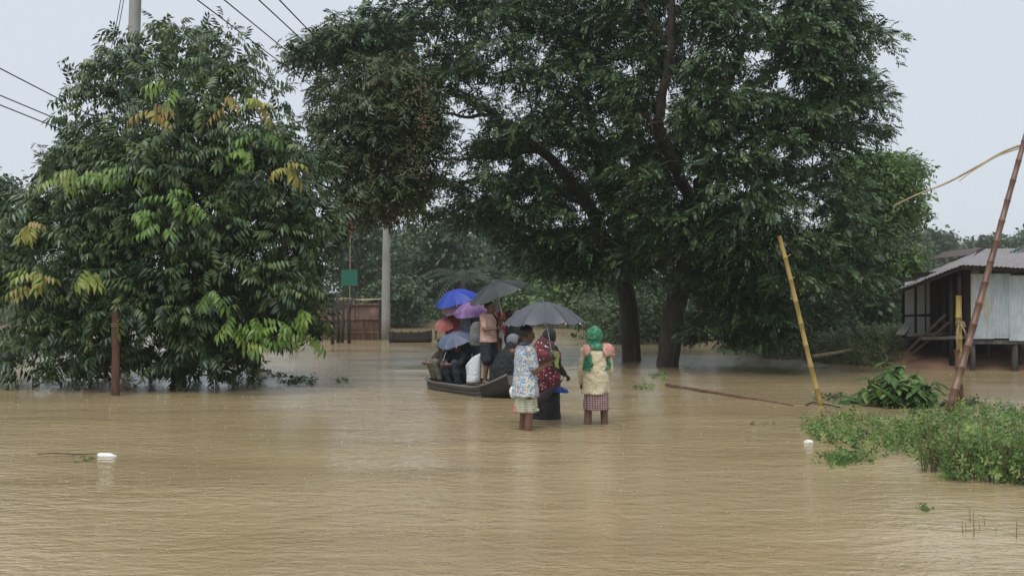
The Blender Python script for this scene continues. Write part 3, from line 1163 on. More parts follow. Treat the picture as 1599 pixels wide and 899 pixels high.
def bamboo(label, a, b, r0, r1, m, name='bamboo_pole', seg=.34, bend=None, cat='bamboo pole', seed=1, stubs=False):
    g = random.Random(seed)
    a, b = Vector(map(float, a)), Vector(map(float, b))
    L = (b - a).length
    n = max(3, int(L / seg))
    root = thing(name, label, cat, a)
    mb = MB()
    pts, rr = [], []
    side = Vector((g.uniform(-1, 1), g.uniform(-.5, .5), 0)) * L * .006

    def pt(t):
        p = a.lerp(b, t) + side * math.sin(t * PI * 2)
        if bend is not None:
            p += Vector(bend) * (4 * t * (1 - t))
        return p
    for i in range(n):
        t0, t1 = i / n, (i + 1) / n
        for (f, k) in ((.02, 1.0), (.5, .94), (.96, 1.0), (.985, 1.16)):
            t = t0 + (t1 - t0) * f
            pts.append(pt(t))
            rr.append((r0 + (r1 - r0) * t) * k)
    mb.tube(pts, rr, 10)
    at(mb.build('culm', m, None, True), root)
    if stubs:
        for i in range(2, n, 1):
            if g.random() < .75:
                p = pt((i - .01) / n)
                an = g.choice((0, PI)) + g.uniform(-.6, .6)
                m2 = MB()
                m2.tube([p, p + Vector((math.cos(an), math.sin(an) * .4, .55)) * g.uniform(.05, .1)], [.011, .007], 5)
                at(m2.build('twig_stub', m, None), root)
    return root


bamboo('leaning yellow bamboo pole sticking up out of the water near the right', G(1283, 632, -.35) * 0 + P(1284, 640, 16.8), P(1217, 368, 16.8),
       .043, .034, 'bamboo_yellow', seed=3, stubs=True)
lp0, lp1 = P(1482, 642, 15.6), P(1608, 190, 16.6)
lean = bamboo('long brown bamboo pole leaning right in front of the tin house', lp0, lp1, .062, .04, 'bamboo_brown', seed=5)
bp = bamboo('short yellow bamboo post propping the long leaning pole', P(1499, 630, 16.2), P(1497, 461, 16.2), .05, .045, 'bamboo_yellow', name='bamboo_post', seed=6)
sp2 = bamboo('thin brown bamboo strut crossing behind the foot of the leaning pole', P(1503, 628, 16.0), P(1493, 545, 16.0), .04, .036, 'bamboo_brown', name='bamboo_strut', seed=8)
mb = MB()
for k in range(5):
    c = P(1499 + k * .4, 503 + k * 1.5, 16.15)
    pts = [c + np.array((math.cos(a) * .065, math.sin(a) * .065, .01 * math.sin(a * 2))) for a in np.linspace(0, 2 * PI, 13)]
    mb.tube(pts, .009, 5)
c0, c1 = P(1500, 506, 16.08), P(1509, 525, 15.95)
mb.tube([c0, (c0 + c1) / 2 + np.array((0, -.03, 0)), c1], .012, 5)
mb.tube([P(1497, 507, 16.08), P(1494, 530, 16.05), P(1499, 552, 16.0)], .011, 5)
tag(mb.build('rope_lashing', 'rope', None, True), 'rope lashing that ties the short post to the leaning bamboo', 'rope')
# bent split cane from the pole's head to the tree
def cane(label, px, D0, D1, r0, r1):
    pts = [P(u, v, D0 + (D1 - D0) * i / (len(px) - 1)) for i, (u, v) in enumerate(px)]
    sp = smooth_path(pts, 5)
    m = MB()
    m.tube(sp, list(np.linspace(r0, r1, len(sp))), 6)
    return tag(m.build('bamboo_cane', 'bamboo_dry', None, True), label, 'cane')


cane('long thin bamboo cane bent from the leaning pole top towards the trees', [(1640, 222), (1600, 226), (1570, 236), (1530, 258), (1480, 285), (1430, 305), (1395, 322)], 16.6, 17.5, .024, .012)
cane('short forked cane end below the long bent bamboo cane', [(1600, 229), (1560, 243), (1530, 260), (1512, 272), (1498, 283)], 16.5, 16.6, .012, .007)
bamboo('thin bamboo stick floating slantwise right of the person in yellow', G(1040, 600, .03), G(1237, 633, .0), .028, .022, 'bamboo_brown', name='floating_stick', cat='stick', seed=9)
bamboo('pale bamboo lying on the grassy bank in front of the house', P(1268, 556, 27.2), P(1388, 532, 29.5), .055, .045, 'bamboo_dry', name='fallen_bamboo', cat='bamboo pole', seed=10, bend=(0, 0, -.05))


def stake():
    b0 = G(180, 618)
    root = thing('wooden_stake', 'reddish brown wooden stake standing in front of the broadleaf tree', 'stake', (b0[0], b0[1], -.32))
    g = random.Random(2)
    mb = MB()
    D = b0[1]
    path = [P(180, 640, D), P(180, 600, D), P(181, 560, D), P(180, 520, D), P(181, 490, D), P(182, 470, D)]
    mb.tube(smooth_path(path, 4), [.075, .074, .073, .072, .07, .073, .072, .07, .07, .069, .068, .07, .072, .068, .066, .066, .067, .068, .066, .06, .05], 12, True, .06, g)
    at(mb.build('post', 'wood_red', None, True), root)
    for v, s_ in ((508, -1), (545, 1), (575, -1)):
        m = MB()
        c = P(180 + s_ * 5, v, D)
        m.capsule(c, c + np.array((s_ * .03, -.02, .03)), .02, .012, 7)
        at(m.build('knot', 'wood_red', None, True), root)
    m = MB()
    for v in (506, 509):
        c = P(180.5, v, D)
        m.tube([c + np.array((math.cos(a) * .076, math.sin(a) * .076, 0)) for a in np.linspace(0, 2 * PI, 14)], .006, 5)
    at(m.build('binding', 'rope', None, True), root)


stake()


# ------------------------------------------------------------------ fence, stakes, signboard, moored boat, bench on the far side
def fence():
    D = 45
    root = thing('bamboo_fence', 'reddish brown bamboo fence panel left of the far concrete pole', 'fence', (P(545, 532, D)[0], D, -.32))
    g = random.Random(4)
    rails = MB()
    x0, x1 = P(492, 530, D)[0], P(596, 530, D)[0]
    zt = P(545, 470, D)[2]
    n = 52
    me_slats = []
    for i in range(n):
        x = x0 + (x1 - x0) * (i + .5) / n
        m = MB()
        zz = zt + g.uniform(-.06, .06) - .12
        m.tube([(x + g.uniform(-.01, .01), D + g.uniform(-.015, .015), -.3), (x, D, zz)], (x1 - x0) / n * .47, 6)
        at(m.build('slat', 'bamboo_weathered', None, True), root)
    for zf in (.18, .52, .9):
        m = MB()
        m.tube([(x0 - .05, D - .06, zt * zf), (x1, D - .06, zt * zf + .02)], .03, 6)
        at(m.build('rail', 'bamboo_weathered'), root)
    for k in range(5):
        m = MB()
        m.tube([(x0 + .3 * k, D + .1 - .12 * k, zt + .02 + .03 * k), (x1 - .2 * k + .1, D + .2 - .14 * k, zt + .09 - .015 * k)], .028, 6)
        at(m.build('top_pole', 'bamboo_dry'), root)
    for x in (x0, x1 - .08, x1 + .08):
        m = MB()
        m.tube([(x, D - .05, -.3), (x, D - .05, zt + .03)], .06 if x < x1 else .035, 7)
        at(m.build('post', 'wood_dark' if x < x1 else 'bamboo_dry'), root)
    # side panel of the pen running back
    m = MB()
    for k in range(20):
        y = D + .1 + k * .14
        m.tube([(x1, y, -.3), (x1, y, zt - .1)], .06, 5)
    at(m.build('side_panel', 'bamboo_weathered', None, True), root)['kind'] = 'stuff'


fence()
for i, (u, vt, vb, lab) in enumerate(((519, 466, 537, 'leftmost dark stake in front of the bamboo fence'), (528, 462, 535, 'thick dark stake second from left before the bamboo fence'),
                                      (534, 470, 535, 'thin dark stake third from left before the bamboo fence'), (545, 466, 536, 'dark forked stake rightmost before the bamboo fence'),
                                      (455, 515, 545, 'short dark stake leftmost under the bright hanging leaves'), (462, 512, 544, 'short dark stake under the bright hanging leaves, right one'))):
    D = G(u, vb)[1]
    m = MB()
    g = random.Random(i)
    a, b = P(u, vb + 8, D), P(u + g.uniform(-2, 2), vt, D)
    m.tube([a, (a + b) / 2 + np.array((g.uniform(-.03, .03), 0, 0)), b], [.075, .07, .055], 8, True, .08, g)
    if i == 3:
        q = a * .35 + b * .65
        m.tube([q, P(551, 462, D)], [.05, .035], 7)
    tag(m.build('dark_stake', 'wood_dark', None, True), lab, 'stake', 'stakes by the bamboo fence')


def sign():
    D = 42.5
    root = thing('signboard', 'small green signboard on thin posts above the bamboo fence', 'sign', (P(545, 536, D)[0], D, -.32))
    c0, c1 = P(533, 446, D), P(558, 421, D)
    c = (c0 + c1) / 2
    wd, ht = c1[0] - c0[0], c1[2] - c0[2]
    m = MB()
    m.box(c, (wd, .03, ht))
    at(m.build('board', 'sign_green'), root)
    m = MB()
    t = .018
    for dx in (-1, 1):
        m.box(c + np.array((dx * (wd / 2 + t / 2), 0, 0)), (t, .045, ht + 2 * t))
    for dz in (-1, 1):
        m.box(c + np.array((0, 0, dz * (ht / 2 + t / 2 + .001))), (wd - .002, .04, t))
    at(m.build('frame', 'wire'), root)
    for dx in (-.36, .36):
        m = MB()
        m.tube([c + np.array((dx * wd, .05, -ht * 2.9)), c + np.array((dx * wd, .05, ht * .98))], .022, 6)
        at(m.build('post', 'wood_dark'), root)
    for k in range(4):
        m = MB()
        x = (-.4 + .27 * k) * wd
        m.tube([c + np.array((x, .0, ht * .5)), c + np.array((x + .02, 0, ht * (.85 + .12 * (k % 2))))], .012, 5)
        at(m.build('hanger', 'wood_dark'), root)


sign()


def flag():
    D = 44
    root = thing('red_flag', 'limp red flag on a thin stick above the green signboard', 'flag', P(545, 440, D))
    m = MB()
    m.tube([P(546, 500, D), P(547, 345, D)], .018, 6)
    at(m.build('staff', 'bamboo_dry'), root)
    vs, fs = [], []
    for i in range(7):
        for j in range(4):
            u = 546.5 + j * 1.4 + .5 * math.sin(i * 1.3) - i * .25
            v = 347 + i * 3.2 + j * .8
            p = P(u, v, D - .03 - .05 * math.sin(j * 2 + i * .6))
            vs.append(p)
    for i in range(6):
        for j in range(3):
            fs.append((i * 4 + j, i * 4 + j + 1, i * 4 + 5 + j, i * 4 + 4 + j))
    m = MB()
    m.add(vs, fs)
    at(m.build('cloth', 'flag_red', None, True), root)


flag()


def hull_rings(L, W, H, n=22, end_rise=(.2, .2), tip=(.35, .35), draft=.15, k=9):
    """open boat along +X, rim at z=H, as rings of outer and inner points"""
    out, inn = [], []
    for i in range(n):
        t = i / (n - 1)
        x = (t - .5) * L
        e0, e1 = max(0, 1 - t / .3), max(0, (t - .7) / .3)
        wv = W / 2 * (1 - (1 - tip[0]) * e0 ** 2.2 - (1 - tip[1]) * e1 ** 2.2)
        rise = end_rise[0] * e0 ** 1.8 + end_rise[1] * e1 ** 1.8
        keel = -draft + .9 * rise + .5 * draft * (e0 ** 3 + e1 ** 3)
        rim = H + rise
        o_, i_ = [], []
        for j in range(k):
            a = -PI / 2 + PI * j / (k - 1)            # from the left rim under the keel to the right rim
            y = math.sin(a) * wv * (1 if abs(math.sin(a)) > .9 else .97)
            cz = math.cos(a) ** .55 if math.cos(a) > 1e-6 else 0
            z = rim - (rim - keel) * cz
            o_.append((x, y, z))
            i_.append((x * .985, y * .9, rim - (rim - keel - .04) * cz * .93 - (0.0 if cz == 0 else .0)))
        out.append(o_)
        inn.append(i_)
    return out, inn


def hull(mb, *a, **kw):
    out, inn = hull_rings(*a, **kw)
    n, k = len(out), len(out[0])
    base = len(mb.v)
    vs = [p for r in out for p in r] + [p for r in inn for p in r]
    fs = []
    off = n * k
    for i in range(n - 1):
        for j in range(k - 1):
            a0 = i * k + j
            fs.append((a0, a0 + 1, a0 + k + 1, a0 + k))
            fs.append((off + a0, off + a0 + k, off + a0 + k + 1, off + a0 + 1))
        for j in (0, k - 1):
            a0 = i * k + j
            fs.append((a0, a0 + k, off + a0 + k, off + a0))
    for i in (0, n - 1):
        fs.append(tuple(i * k + j for j in range(k)))
        fs.append(tuple(off + i * k + j for j in range(k)))
        for j in range(k - 1):
            a0 = i * k + j
            fs.append((a0, a0 + 1, off + a0 + 1, off + a0))
    mb.add(vs, fs)
    return out


def old_boat():
    c = G(640, 535)
    root = thing('moored_boat', 'low dark wooden boat moored beside the far concrete pole', 'boat', (c[0], c[1] + .3, 0), R(3))
    mb = MB()
    hull(mb, 1.75, .6, .42, draft=.1, end_rise=(.02, .1), tip=(.8, .6))
    mb.build('hull', 'plank_dark', root)
    for x in (-.6, -.1, .4):
        m = MB()
        m.box((x, 0, .4), (.1, .62, .03))
        m.build('thwart', 'plank_dark', root)
    for x in (-.7, -.35, 0, .35, .65):
        m = MB()
        m.box((x, -.31, .28), (.05, .035, .42))
        m.build('rib', 'wood_dark', root)


old_boat()


def bench():
    D = 46
    a, b = P(679, 517, D), P(706, 517, D)
    root = thing('bench', 'thin dark bench standing in the water left of the boat', 'bench', ((a[0] + b[0]) / 2, D, -.32))
    m = MB()
    m.box((0, 0, a[2] + .32), (b[0] - a[0], .3, .05))
    m.build('top', 'plank_dark', root)
    for sx in (-1, 1):
        for sy in (-1, 1):
            m = MB()
            h = a[2] + .32 - .027
            m.box((sx * (b[0] - a[0]) * .44, sy * .11, h / 2), (.05, .05, h))
            m.build('leg', 'plank_dark', root)


bench()


# ------------------------------------------------------------------ the stilt house
def sheet(p00, p10, p11, p01, amp=.012, pitch=.076, th=.004):
    """corrugated tin sheet between four corners; ribs run from the p00-p10 edge to the p01-p11 edge"""
    p00, p10, p11, p01 = (np.array(p, float) for p in (p00, p10, p11, p01))
    wdt = np.linalg.norm(p10 - p00)
    nn = unit(np.cross(p10 - p00, p01 - p00))
    k = max(4, int(wdt / pitch) * 4)
    m = MB()
    vs, fs = [], []
    for i in range(k + 1):
        t = i / k
        o_ = nn * amp * math.sin(2 * PI * i / 4)
        a = p00 * (1 - t) + p10 * t + o_
        b = p01 * (1 - t) + p11 * t + o_
        vs += [a, b]
    fs = [(2 * i, 2 * i + 2, 2 * i + 3, 2 * i + 1) for i in range(k)]
    m.add(vs, fs)
    return m


def house():
    root = thing('stilt_house', 'weathered tin house on stilts at the right edge of the picture', 'house', (12.5, 27.5, 0))
    g = random.Random(21)

    def put(m, name, mat, smooth=False):
        return at(m.build(name, mat, None, smooth), root)
    D = 25.0
    zb, zt = P(1560, 530, D)[2], P(1560, 428, D)[2]
    X = [P(u, 500, D)[0] for u in (1517, 1550, 1577, 1608, 1640, 1672, 1704)]
    # front wall of tin sheets, each a little off its neighbour
    for i in range(len(X) - 1):
        dy = g.uniform(-.02, .02) + (.02 if i % 2 else 0)
        db, dt = g.uniform(-.05, .05), g.uniform(-.03, .03)
        s_ = sheet((X[i] - .02, D + dy, zb + db), (X[i + 1] + .02, D + dy, zb + db + g.uniform(-.03, .03)), (X[i + 1] + .02, D + dy, zt + dt), (X[i] - .02, D + dy, zt + dt), .014)
        put(s_, 'wall_sheet', ('tin_stained', 'tin_wall', 'tin_light')[i % 3], True)
    xr = X[-1]
    # side and back walls, floor
    Db = 31.0
    put(sheet((xr, Db, zb), (xr, D, zb), (xr, D, zt + .6), (xr, Db, zt + .6)), 'side_wall', 'tin_wall', True)
    m = MB()
    m.box(((X[0] + xr) / 2, D + .1, zb - .06), (xr - X[0], .14, .1))
    put(m, 'floor_beam', 'wood_grey')
    m = MB()
    m.loft([[(10.35, 25.9, z_), (xr, 25.2, z_), (xr, 30.5, z_), (12.0, 30.5, z_), (10.55, 27.7, z_)] for z_ in (zb - .055, zb - .005)])
    put(m, 'floor', 'plank_dark')
    m = MB()
    m.box((14.2, Db - .4, (zb + zt) / 2), (2.4, .05, zt - zb))
    put(m, 'back_wall', 'plank_dark')
    m = MB()
    m.box((X[0] + .02, (D + 28.5) / 2, (zb + zt) / 2 + .05), (.03, 28.5 - D - .1, zt - zb + .15))
    put(m, 'inner_wall', 'plank_dark')
    # stilts and posts
    for (u, w_, vtop, mt, dd) in ((1519, .09, 528, 'wood_grey', .12), (1543, .07, 528, 'wood_grey', .9), (1585, .11, 528, 'wood_grey', .12), (1592, .06, 528, 'wood_dark', .6), (1640, .1, 528, 'wood_grey', .12),
                                  (1498, .08, 418, 'wood_dark', .35), (1486, .08, 422, 'wood_dark', .7), (1475, .07, 425, 'wood_dark', 1.2), (1508, .06, 420, 'wood_dark', .9),
                                  (1463, .06, 430, 'wood_dark', 1.6), (1618, .08, 528, 'wood_grey', .9)):
        a, b = P(u, 585, D + dd), P(u, vtop, D + dd)
        m = MB()
        m.tube([a, (a + b) / 2 + np.array((g.uniform(-.02, .02), 0, 0)), b], [w_ * .75, w_ * .68, w_ * .6], 8, True, .06, g)
        put(m, 'stilt' if vtop > 500 else 'post', mt, True)
    # left wing: pale panels
    DL = 27.6
    U = (1411, 1430, 1446, 1460)
    vb_, vm, vt_ = 523, 493, 441
    for i in range(3):
        for (va, vc) in ((vb_, vm + 1), (vm - 1, vt_)):
            dy = DL - .05 * i
            dd = g.uniform(-.02, .02)
            a0, a1 = P(U[i] + .6, va - i * 1.0, dy), P(U[i + 1] - .6, va - (i + 1) * 1.0, dy)
            b1, b0 = P(U[i + 1] - .6, vc - 3 * (vc < 480) * (i + 1), dy), P(U[i] + .6, vc - 3 * (vc < 480) * i, dy)
            put(sheet(a0, a1, b1, b0, .006, .06), 'wall_panel', 'tin_pale', True)
    for i in range(4):
        m = MB()
        m.beam(P(U[i], 528, DL - .06), P(U[i], 430, DL - .06), .045, .045)
        put(m, 'batten', 'wood_dark')
    m = MB()
    m.beam(P(1410, 493, DL - .09), P(1460, 491, DL - .09), .04, .05)
    put(m, 'batten', 'wood_dark')
    m = MB()
    m.box(P(1437, 478, DL + .35), (1.0, .04, 1.5))
    put(m, 'lining', 'plank_dark')
    # left wing side wall going back
    a0 = P(1410, 524, DL)
    put(sheet((a0[0] + 1.8, 31, a0[2]), (a0[0], DL, a0[2]), (a0[0], DL, 2.1), (a0[0] + 1.8, 31, 2.1), .006), 'side_wall', 'tin_pale', True)

    # roofs: strips of corrugated tin
    def roof(A, B, Cc, Dd, n, mt, th=.0):
        A, B, Cc, Dd = (np.array(q, float) for q in (A, B, Cc, Dd))
        for i in range(n):
            t0, t1 = i / n - .004, (i + 1) / n + .004
            j = np.array((0, 0, g.uniform(-.012, .012) + .006 * (i % 2)))
            s_ = sheet(A + (B - A) * t0 + j, A + (B - A) * t1 + j, Dd + (Cc - Dd) * t1 + j, Dd + (Cc - Dd) * t0 + j, .012, .09)
            put(s_, 'roof_sheet', mt, True)
    # left wing (slopes to the left and the front)
    roof(P(1388, 458, 26.6), P(1508, 412, 25.0), P(1532, 387, 29.5), P(1452, 424, 31.5), 7, 'tin_roof')
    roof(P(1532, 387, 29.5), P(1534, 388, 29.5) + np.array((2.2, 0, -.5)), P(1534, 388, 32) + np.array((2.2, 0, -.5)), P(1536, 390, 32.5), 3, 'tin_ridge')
    m = MB()
    m.beam(P(1390, 461, 26.65), P(1506, 417, 25.1), .05, .07)
    put(m, 'fascia', 'wood_dark')
    # gable notch
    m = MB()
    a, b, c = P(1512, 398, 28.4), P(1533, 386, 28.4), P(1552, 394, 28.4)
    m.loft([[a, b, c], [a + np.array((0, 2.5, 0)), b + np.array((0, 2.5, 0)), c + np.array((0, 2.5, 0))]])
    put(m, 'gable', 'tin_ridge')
    # right wing (slopes to the front)
    roof(P(1497, 414, 24.5), P(1730, 424, 24.5), P(1730, 386, 28.4), P(1540, 389, 28.4), 9, 'tin_roof')
    roof(P(1540, 389, 28.42), P(1730, 386, 28.42), P(1730, 386, 28.4) + np.array((0, 3.5, -.7)), P(1540, 389, 28.4) + np.array((0, 3.5, -.7)), 7, 'tin_roof')
    # raised ridge cap with dark ribbed underside
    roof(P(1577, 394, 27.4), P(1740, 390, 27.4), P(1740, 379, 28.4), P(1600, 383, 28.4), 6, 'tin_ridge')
    m = MB()
    m.beam(P(1578, 394, 27.36), P(1604, 382, 28.38), .03, .035)
    put(m, 'ridge_edge', 'sign_green')
    m = MB()
    m.beam(P(1500, 417, 24.62), P(1730, 428, 24.62), .06, .1)
    put(m, 'fascia', 'wood_dark')
    e0, e1, r1, r0 = P(1497, 414, 24.5), P(1730, 424, 24.5), P(1730, 386, 28.4), P(1540, 389, 28.4)
    for t in (.06, .2, .34, .48, .62, .78):
        m = MB()
        a, b = e0 + (e1 - e0) * t, r0 + (r1 - r0) * t
        m.beam(a + (b - a) * .03 - np.array((0, 0, .07)), a + (b - a) * .6 - np.array((0, 0, .07)), .05, .07)
        put(m, 'rafter', 'wood_dark')
    # crossing floor rails and ramp of planks
    for (p0, p1, dd) in (((1415, 523), (1518, 519), 26.3), ((1440, 528), (1516, 526), 25.8)):
        m = MB()
        m.beam(P(*p0, dd), P(*p1, dd - .6), .07, .07)
        put(m, 'floor_rail', 'wood_grey')


house()


def ramp():
    for i, (p0, p1, lab) in enumerate((((1419, 546), (1477, 491), 'upper dark plank leaning up to the veranda of the tin house'),
                                       ((1424, 553), (1482, 503), 'lower dark plank leaning up to the veranda of the tin house'))):
        m = MB()
        m.beam(P(*p0, 26.1), P(*p1, 25.6), .12, .06)
        tag(m.build('ramp_plank', 'plank_dark'), lab, 'plank')
    m = MB()
    root = thing('leaning_board', 'small pale board propped against the left wall of the tin house', 'board', P(1412, 523, 27.2))
    m = MB()
    a, b = P(1405, 522, 27.2), P(1419, 504, 27.4)
    m.beam(a, b, .26, .03)
    at(m.build('panel', 'tin_pale'), root)
    m = MB()
    m.beam(P(1414, 523, 27.25), P(1421, 505, 27.45), .03, .05)
    at(m.build('edge', 'wood_dark'), root)


ramp()


def mound():
    # earth bank under the floor of the house
    rng = np.random.default_rng(3)
    V, Fc = [], []
    nx, ny = 40, 26
    for j in range(ny):
        for i in range(nx):
            x = 9.0 + i * .17
            y = 24.9 + j * .24
            t = 1 - math.exp(-max(0, (y - 24.9)) * .75)
            e = min(1, max(0, (x - 9.0) / 1.4)) * min(1, max(0, (15.6 - x) / .6))
            z = -.3 + (.92 + .1 * math.sin(x * 1.7)) * t * e + rng.normal(0, .02)
            V.append((x, y, z))
    Fc = [(j * nx + i, j * nx + i + 1, (j + 1) * nx + i + 1, (j + 1) * nx + i) for j in range(ny - 1) for i in range(nx - 1)]
    mb = MB()
    mb.add(V, Fc)
    tag(mb.build('earth_mound', 'earth', None, True), kind='structure')


mound()


# ------------------------------------------------------------------ cloth and skin
simple('skin', (.15, .078, .05), .2, 9, .5, .1, .003)
simple('skin_warm', (.19, .1, .066), .2, 9, .5, .1, .003)
simple('hair', (.012, .011, .011), .3, 30, .45, .5, .004, (4, 4, 1))
simple('eye', (.03, .02, .018), .1, 9, .25, 0)
simple('lips', (.15, .06, .05), .1, 9, .5, 0)


def cloth(name, col, var=.25, scale=7, rough=.85):
    return simple(name, col, var, scale, rough, .8, .035)


cloth('pink_cotton', (.6, .39, .32))
cloth('navy_cloth', (.022, .025, .04))
cloth('black_cloth', (.016, .017, .019), .3)
cloth('maroon_cloth', (.17, .035, .045))
cloth('white_cloth', (.68, .7, .74), .12)
cloth('grey_cloth', (.2, .21, .23))
cloth('grey_blue', (.13, .16, .22))
cloth('denim', (.07, .095, .15), .35)
cloth('jeans_dark', (.035, .05, .07), .35)
cloth('cream_cotton', (.62, .56, .38), .14, 5)
cloth('dark_brown_cloth', (.045, .035, .03))
cloth('tan_cloth', (.42, .25, .14))
cloth('red_cloth', (.45, .06, .06))
cloth('rose_cloth', (.5, .27, .33))
cloth('olive_cloth', (.17, .16, .12))
simple('rubber_blue', (.03, .1, .42), .15, 9, .5, 0)
simple('bag_grey', (.2, .2, .2), .3, 10, .7, .4, .01)


def patterned():
    # small printed blocks in blue, orange and white
    b = NB('print_shirt')
    tc = b.n('ShaderNodeTexCoord')
    mp = b.n('ShaderNodeMapping')
    mp.inputs['Scale'].default_value = (52, 52, 52)
    b.l(tc.outputs['Object'], mp.inputs[0])
    fl = b.n('ShaderNodeVectorMath', operation='FLOOR')
    b.l(mp.outputs[0], fl.inputs[0])
    wn = b.n('ShaderNodeTexWhiteNoise', noise_dimensions='3D')
    b.l(fl.outputs[0], wn.inputs['Vector'])
    mp2 = b.n('ShaderNodeMapping')
    mp2.inputs['Scale'].default_value = (9, 9, 9)
    b.l(tc.outputs['Object'], mp2.inputs[0])
    big = b.noise(1.2, 2, .5, vec=mp2.outputs[0])
    ad = b.n('ShaderNodeMath', operation='MULTIPLY_ADD')
    b.l(big, ad.inputs[0])
    ad.inputs[1].default_value = 1.1
    b.l(wn.outputs['Value'], ad.inputs[2])
    sub = b.n('ShaderNodeMath', operation='MULTIPLY')
    b.l(ad.outputs[0], sub.inputs[0])
    sub.inputs[1].default_value = .5
    c = b.ramp(sub.outputs[0], [(0, (.5, .53, .53)), (.34, (.3, .36, .4)), (.44, (.05, .24, .55)), (.54, (.58, .6, .58)), (.62, (.6, .33, .12)), (.69, (.45, .5, .5)), (.8, (.08, .3, .5))], 'CONSTANT')
    b.l(c, b.b.inputs['Base Color'])
    b.b.inputs['Roughness'].default_value = .85
    b.l(b.bump(b.noise(11, 4, .6, stretch=(1, 1, .45)), .8, .035), b.b.inputs['Normal'])
    # maroon with pale dots
    b = NB('dotted_scarf')
    tc = b.n('ShaderNodeTexCoord')
    vo = b.n('ShaderNodeTexVoronoi')
    vo.inputs['Scale'].default_value = 21
    b.l(tc.outputs['Object'], vo.inputs['Vector'])
    f = b.noise(7, 4, .6)
    base = b.ramp(f, [(.4, (.03, .012, .016)), (.55, (.15, .018, .03)), (.68, (.26, .04, .06))])
    m = b.n('ShaderNodeMixRGB')
    b.l(b.ramp(vo.outputs['Distance'], [(.2, (1, 1, 1)), (.25, (0, 0, 0))]), m.inputs[0])
    b.l(base, m.inputs[1])
    m.inputs[2].default_value = (.62, .5, .48, 1)
    b.l(m.outputs[0], b.b.inputs['Base Color'])
    b.b.inputs['Roughness'].default_value = .8
    b.l(b.bump(f, .5, .012), b.b.inputs['Normal'])
    # checked lungi cloths
    for nm, c1, c2, c3 in (('plaid_red', (.2, .08, .09), (.42, .3, .3), (.06, .04, .05)), ('plaid_pale', (.4, .4, .3), (.55, .54, .44), (.16, .2, .12))):
        b = NB(nm)
        tc = b.n('ShaderNodeTexCoord')
        ws = []
        for ax, sc in (('X', 9), ('Z', 10), ('Y', 9)):
            wv = b.n('ShaderNodeTexWave', bands_direction=ax)
            wv.inputs['Scale'].default_value = sc
            wv.inputs['Distortion'].default_value = .8
            b.l(tc.outputs['Object'], wv.inputs['Vector'])
            ws.append(wv.outputs['Fac'])
        a = b.n('ShaderNodeMixRGB')
        b.l(ws[0], a.inputs[0])
        a.inputs[1].default_value = (*c1, 1)
        a.inputs[2].default_value = (*c2, 1)
        a2 = b.n('ShaderNodeMixRGB')
        b.l(b.ramp(ws[1], [(.55, (0, 0, 0)), (.9, (.7, .7, .7))]), a2.inputs[0])
        b.l(a.outputs[0], a2.inputs[1])
        a2.inputs[2].default_value = (*c3, 1)
        b.l(a2.outputs[0], b.b.inputs['Base Color'])
        b.b.inputs['Roughness'].default_value = .85
        b.l(b.bump(b.noise(10, 4), .5, .012), b.b.inputs['Normal'])
    # green printed scarf with coral ends
    for nm, c1, c2, c3 in (('green_scarf', (.012, .09, .05), (.04, .2, .1), (.18, .3, .2)), ('coral_scarf', (.42, .12, .09), (.52, .3, .25), (.2, .26, .18))):
        b = NB(nm)
        f = b.noise(26, 4, .7)
        b.l(b.ramp(f, [(.38, c1), (.55, c2), (.7, c3)]), b.b.inputs['Base Color'])
        b.b.inputs['Roughness'].default_value = .8
        b.l(b.bump(b.noise(9, 4), .6, .015), b.b.inputs['Normal'])


patterned()


def umbmat(name, c, var=.25, rough=.5, c2=None, trans=.1):
    b = NB(name)
    f = b.noise(4, 4, .6)
    col = b.ramp(f, [(.35, tuple(x * (1 - var) for x in c)), (.65, c2 or c)])
    b.l(col, b.b.inputs['Base Color'])
    b.b.inputs['Roughness'].default_value = rough
    tr = b.n('ShaderNodeBsdfTranslucent')
    b.l(col, tr.inputs[0])
    mx_ = b.n('ShaderNodeMixShader')
    mx_.inputs[0].default_value = trans
    b.l(b.b.outputs[0], mx_.inputs[1])
    b.l(tr.outputs[0], mx_.inputs[2])
    b.l(mx_.outputs[0], b.out.inputs[0])
    b.l(b.bump(b.noise(14, 3), .25, .01), b.b.inputs['Normal'])


umbmat('umb_slate', (.085, .09, .105), .2, .42)
umbmat('umb_black', (.05, .055, .058), .2, .36)
umbmat('umb_blue', (.03, .07, .42), .15, .5, None, .2)
umbmat('umb_purple', (.17, .075, .26), .5, .5, (.3, .17, .4), .2)
umbmat('umb_pink', (.5, .28, .36), .3, .5, (.58, .4, .46), .2)
umbmat('umb_red', (.5, .09, .09), .2, .5, (.55, .22, .2), .2)
umbmat('umb_greyblue', (.12, .15, .24), .25, .5, None, .15)
simple('steel', (.4, .4, .42), .2, 9, .3, 0, metal=.8)
simple('handle_black', (.02, .02, .02), .2, 9, .4, 0)


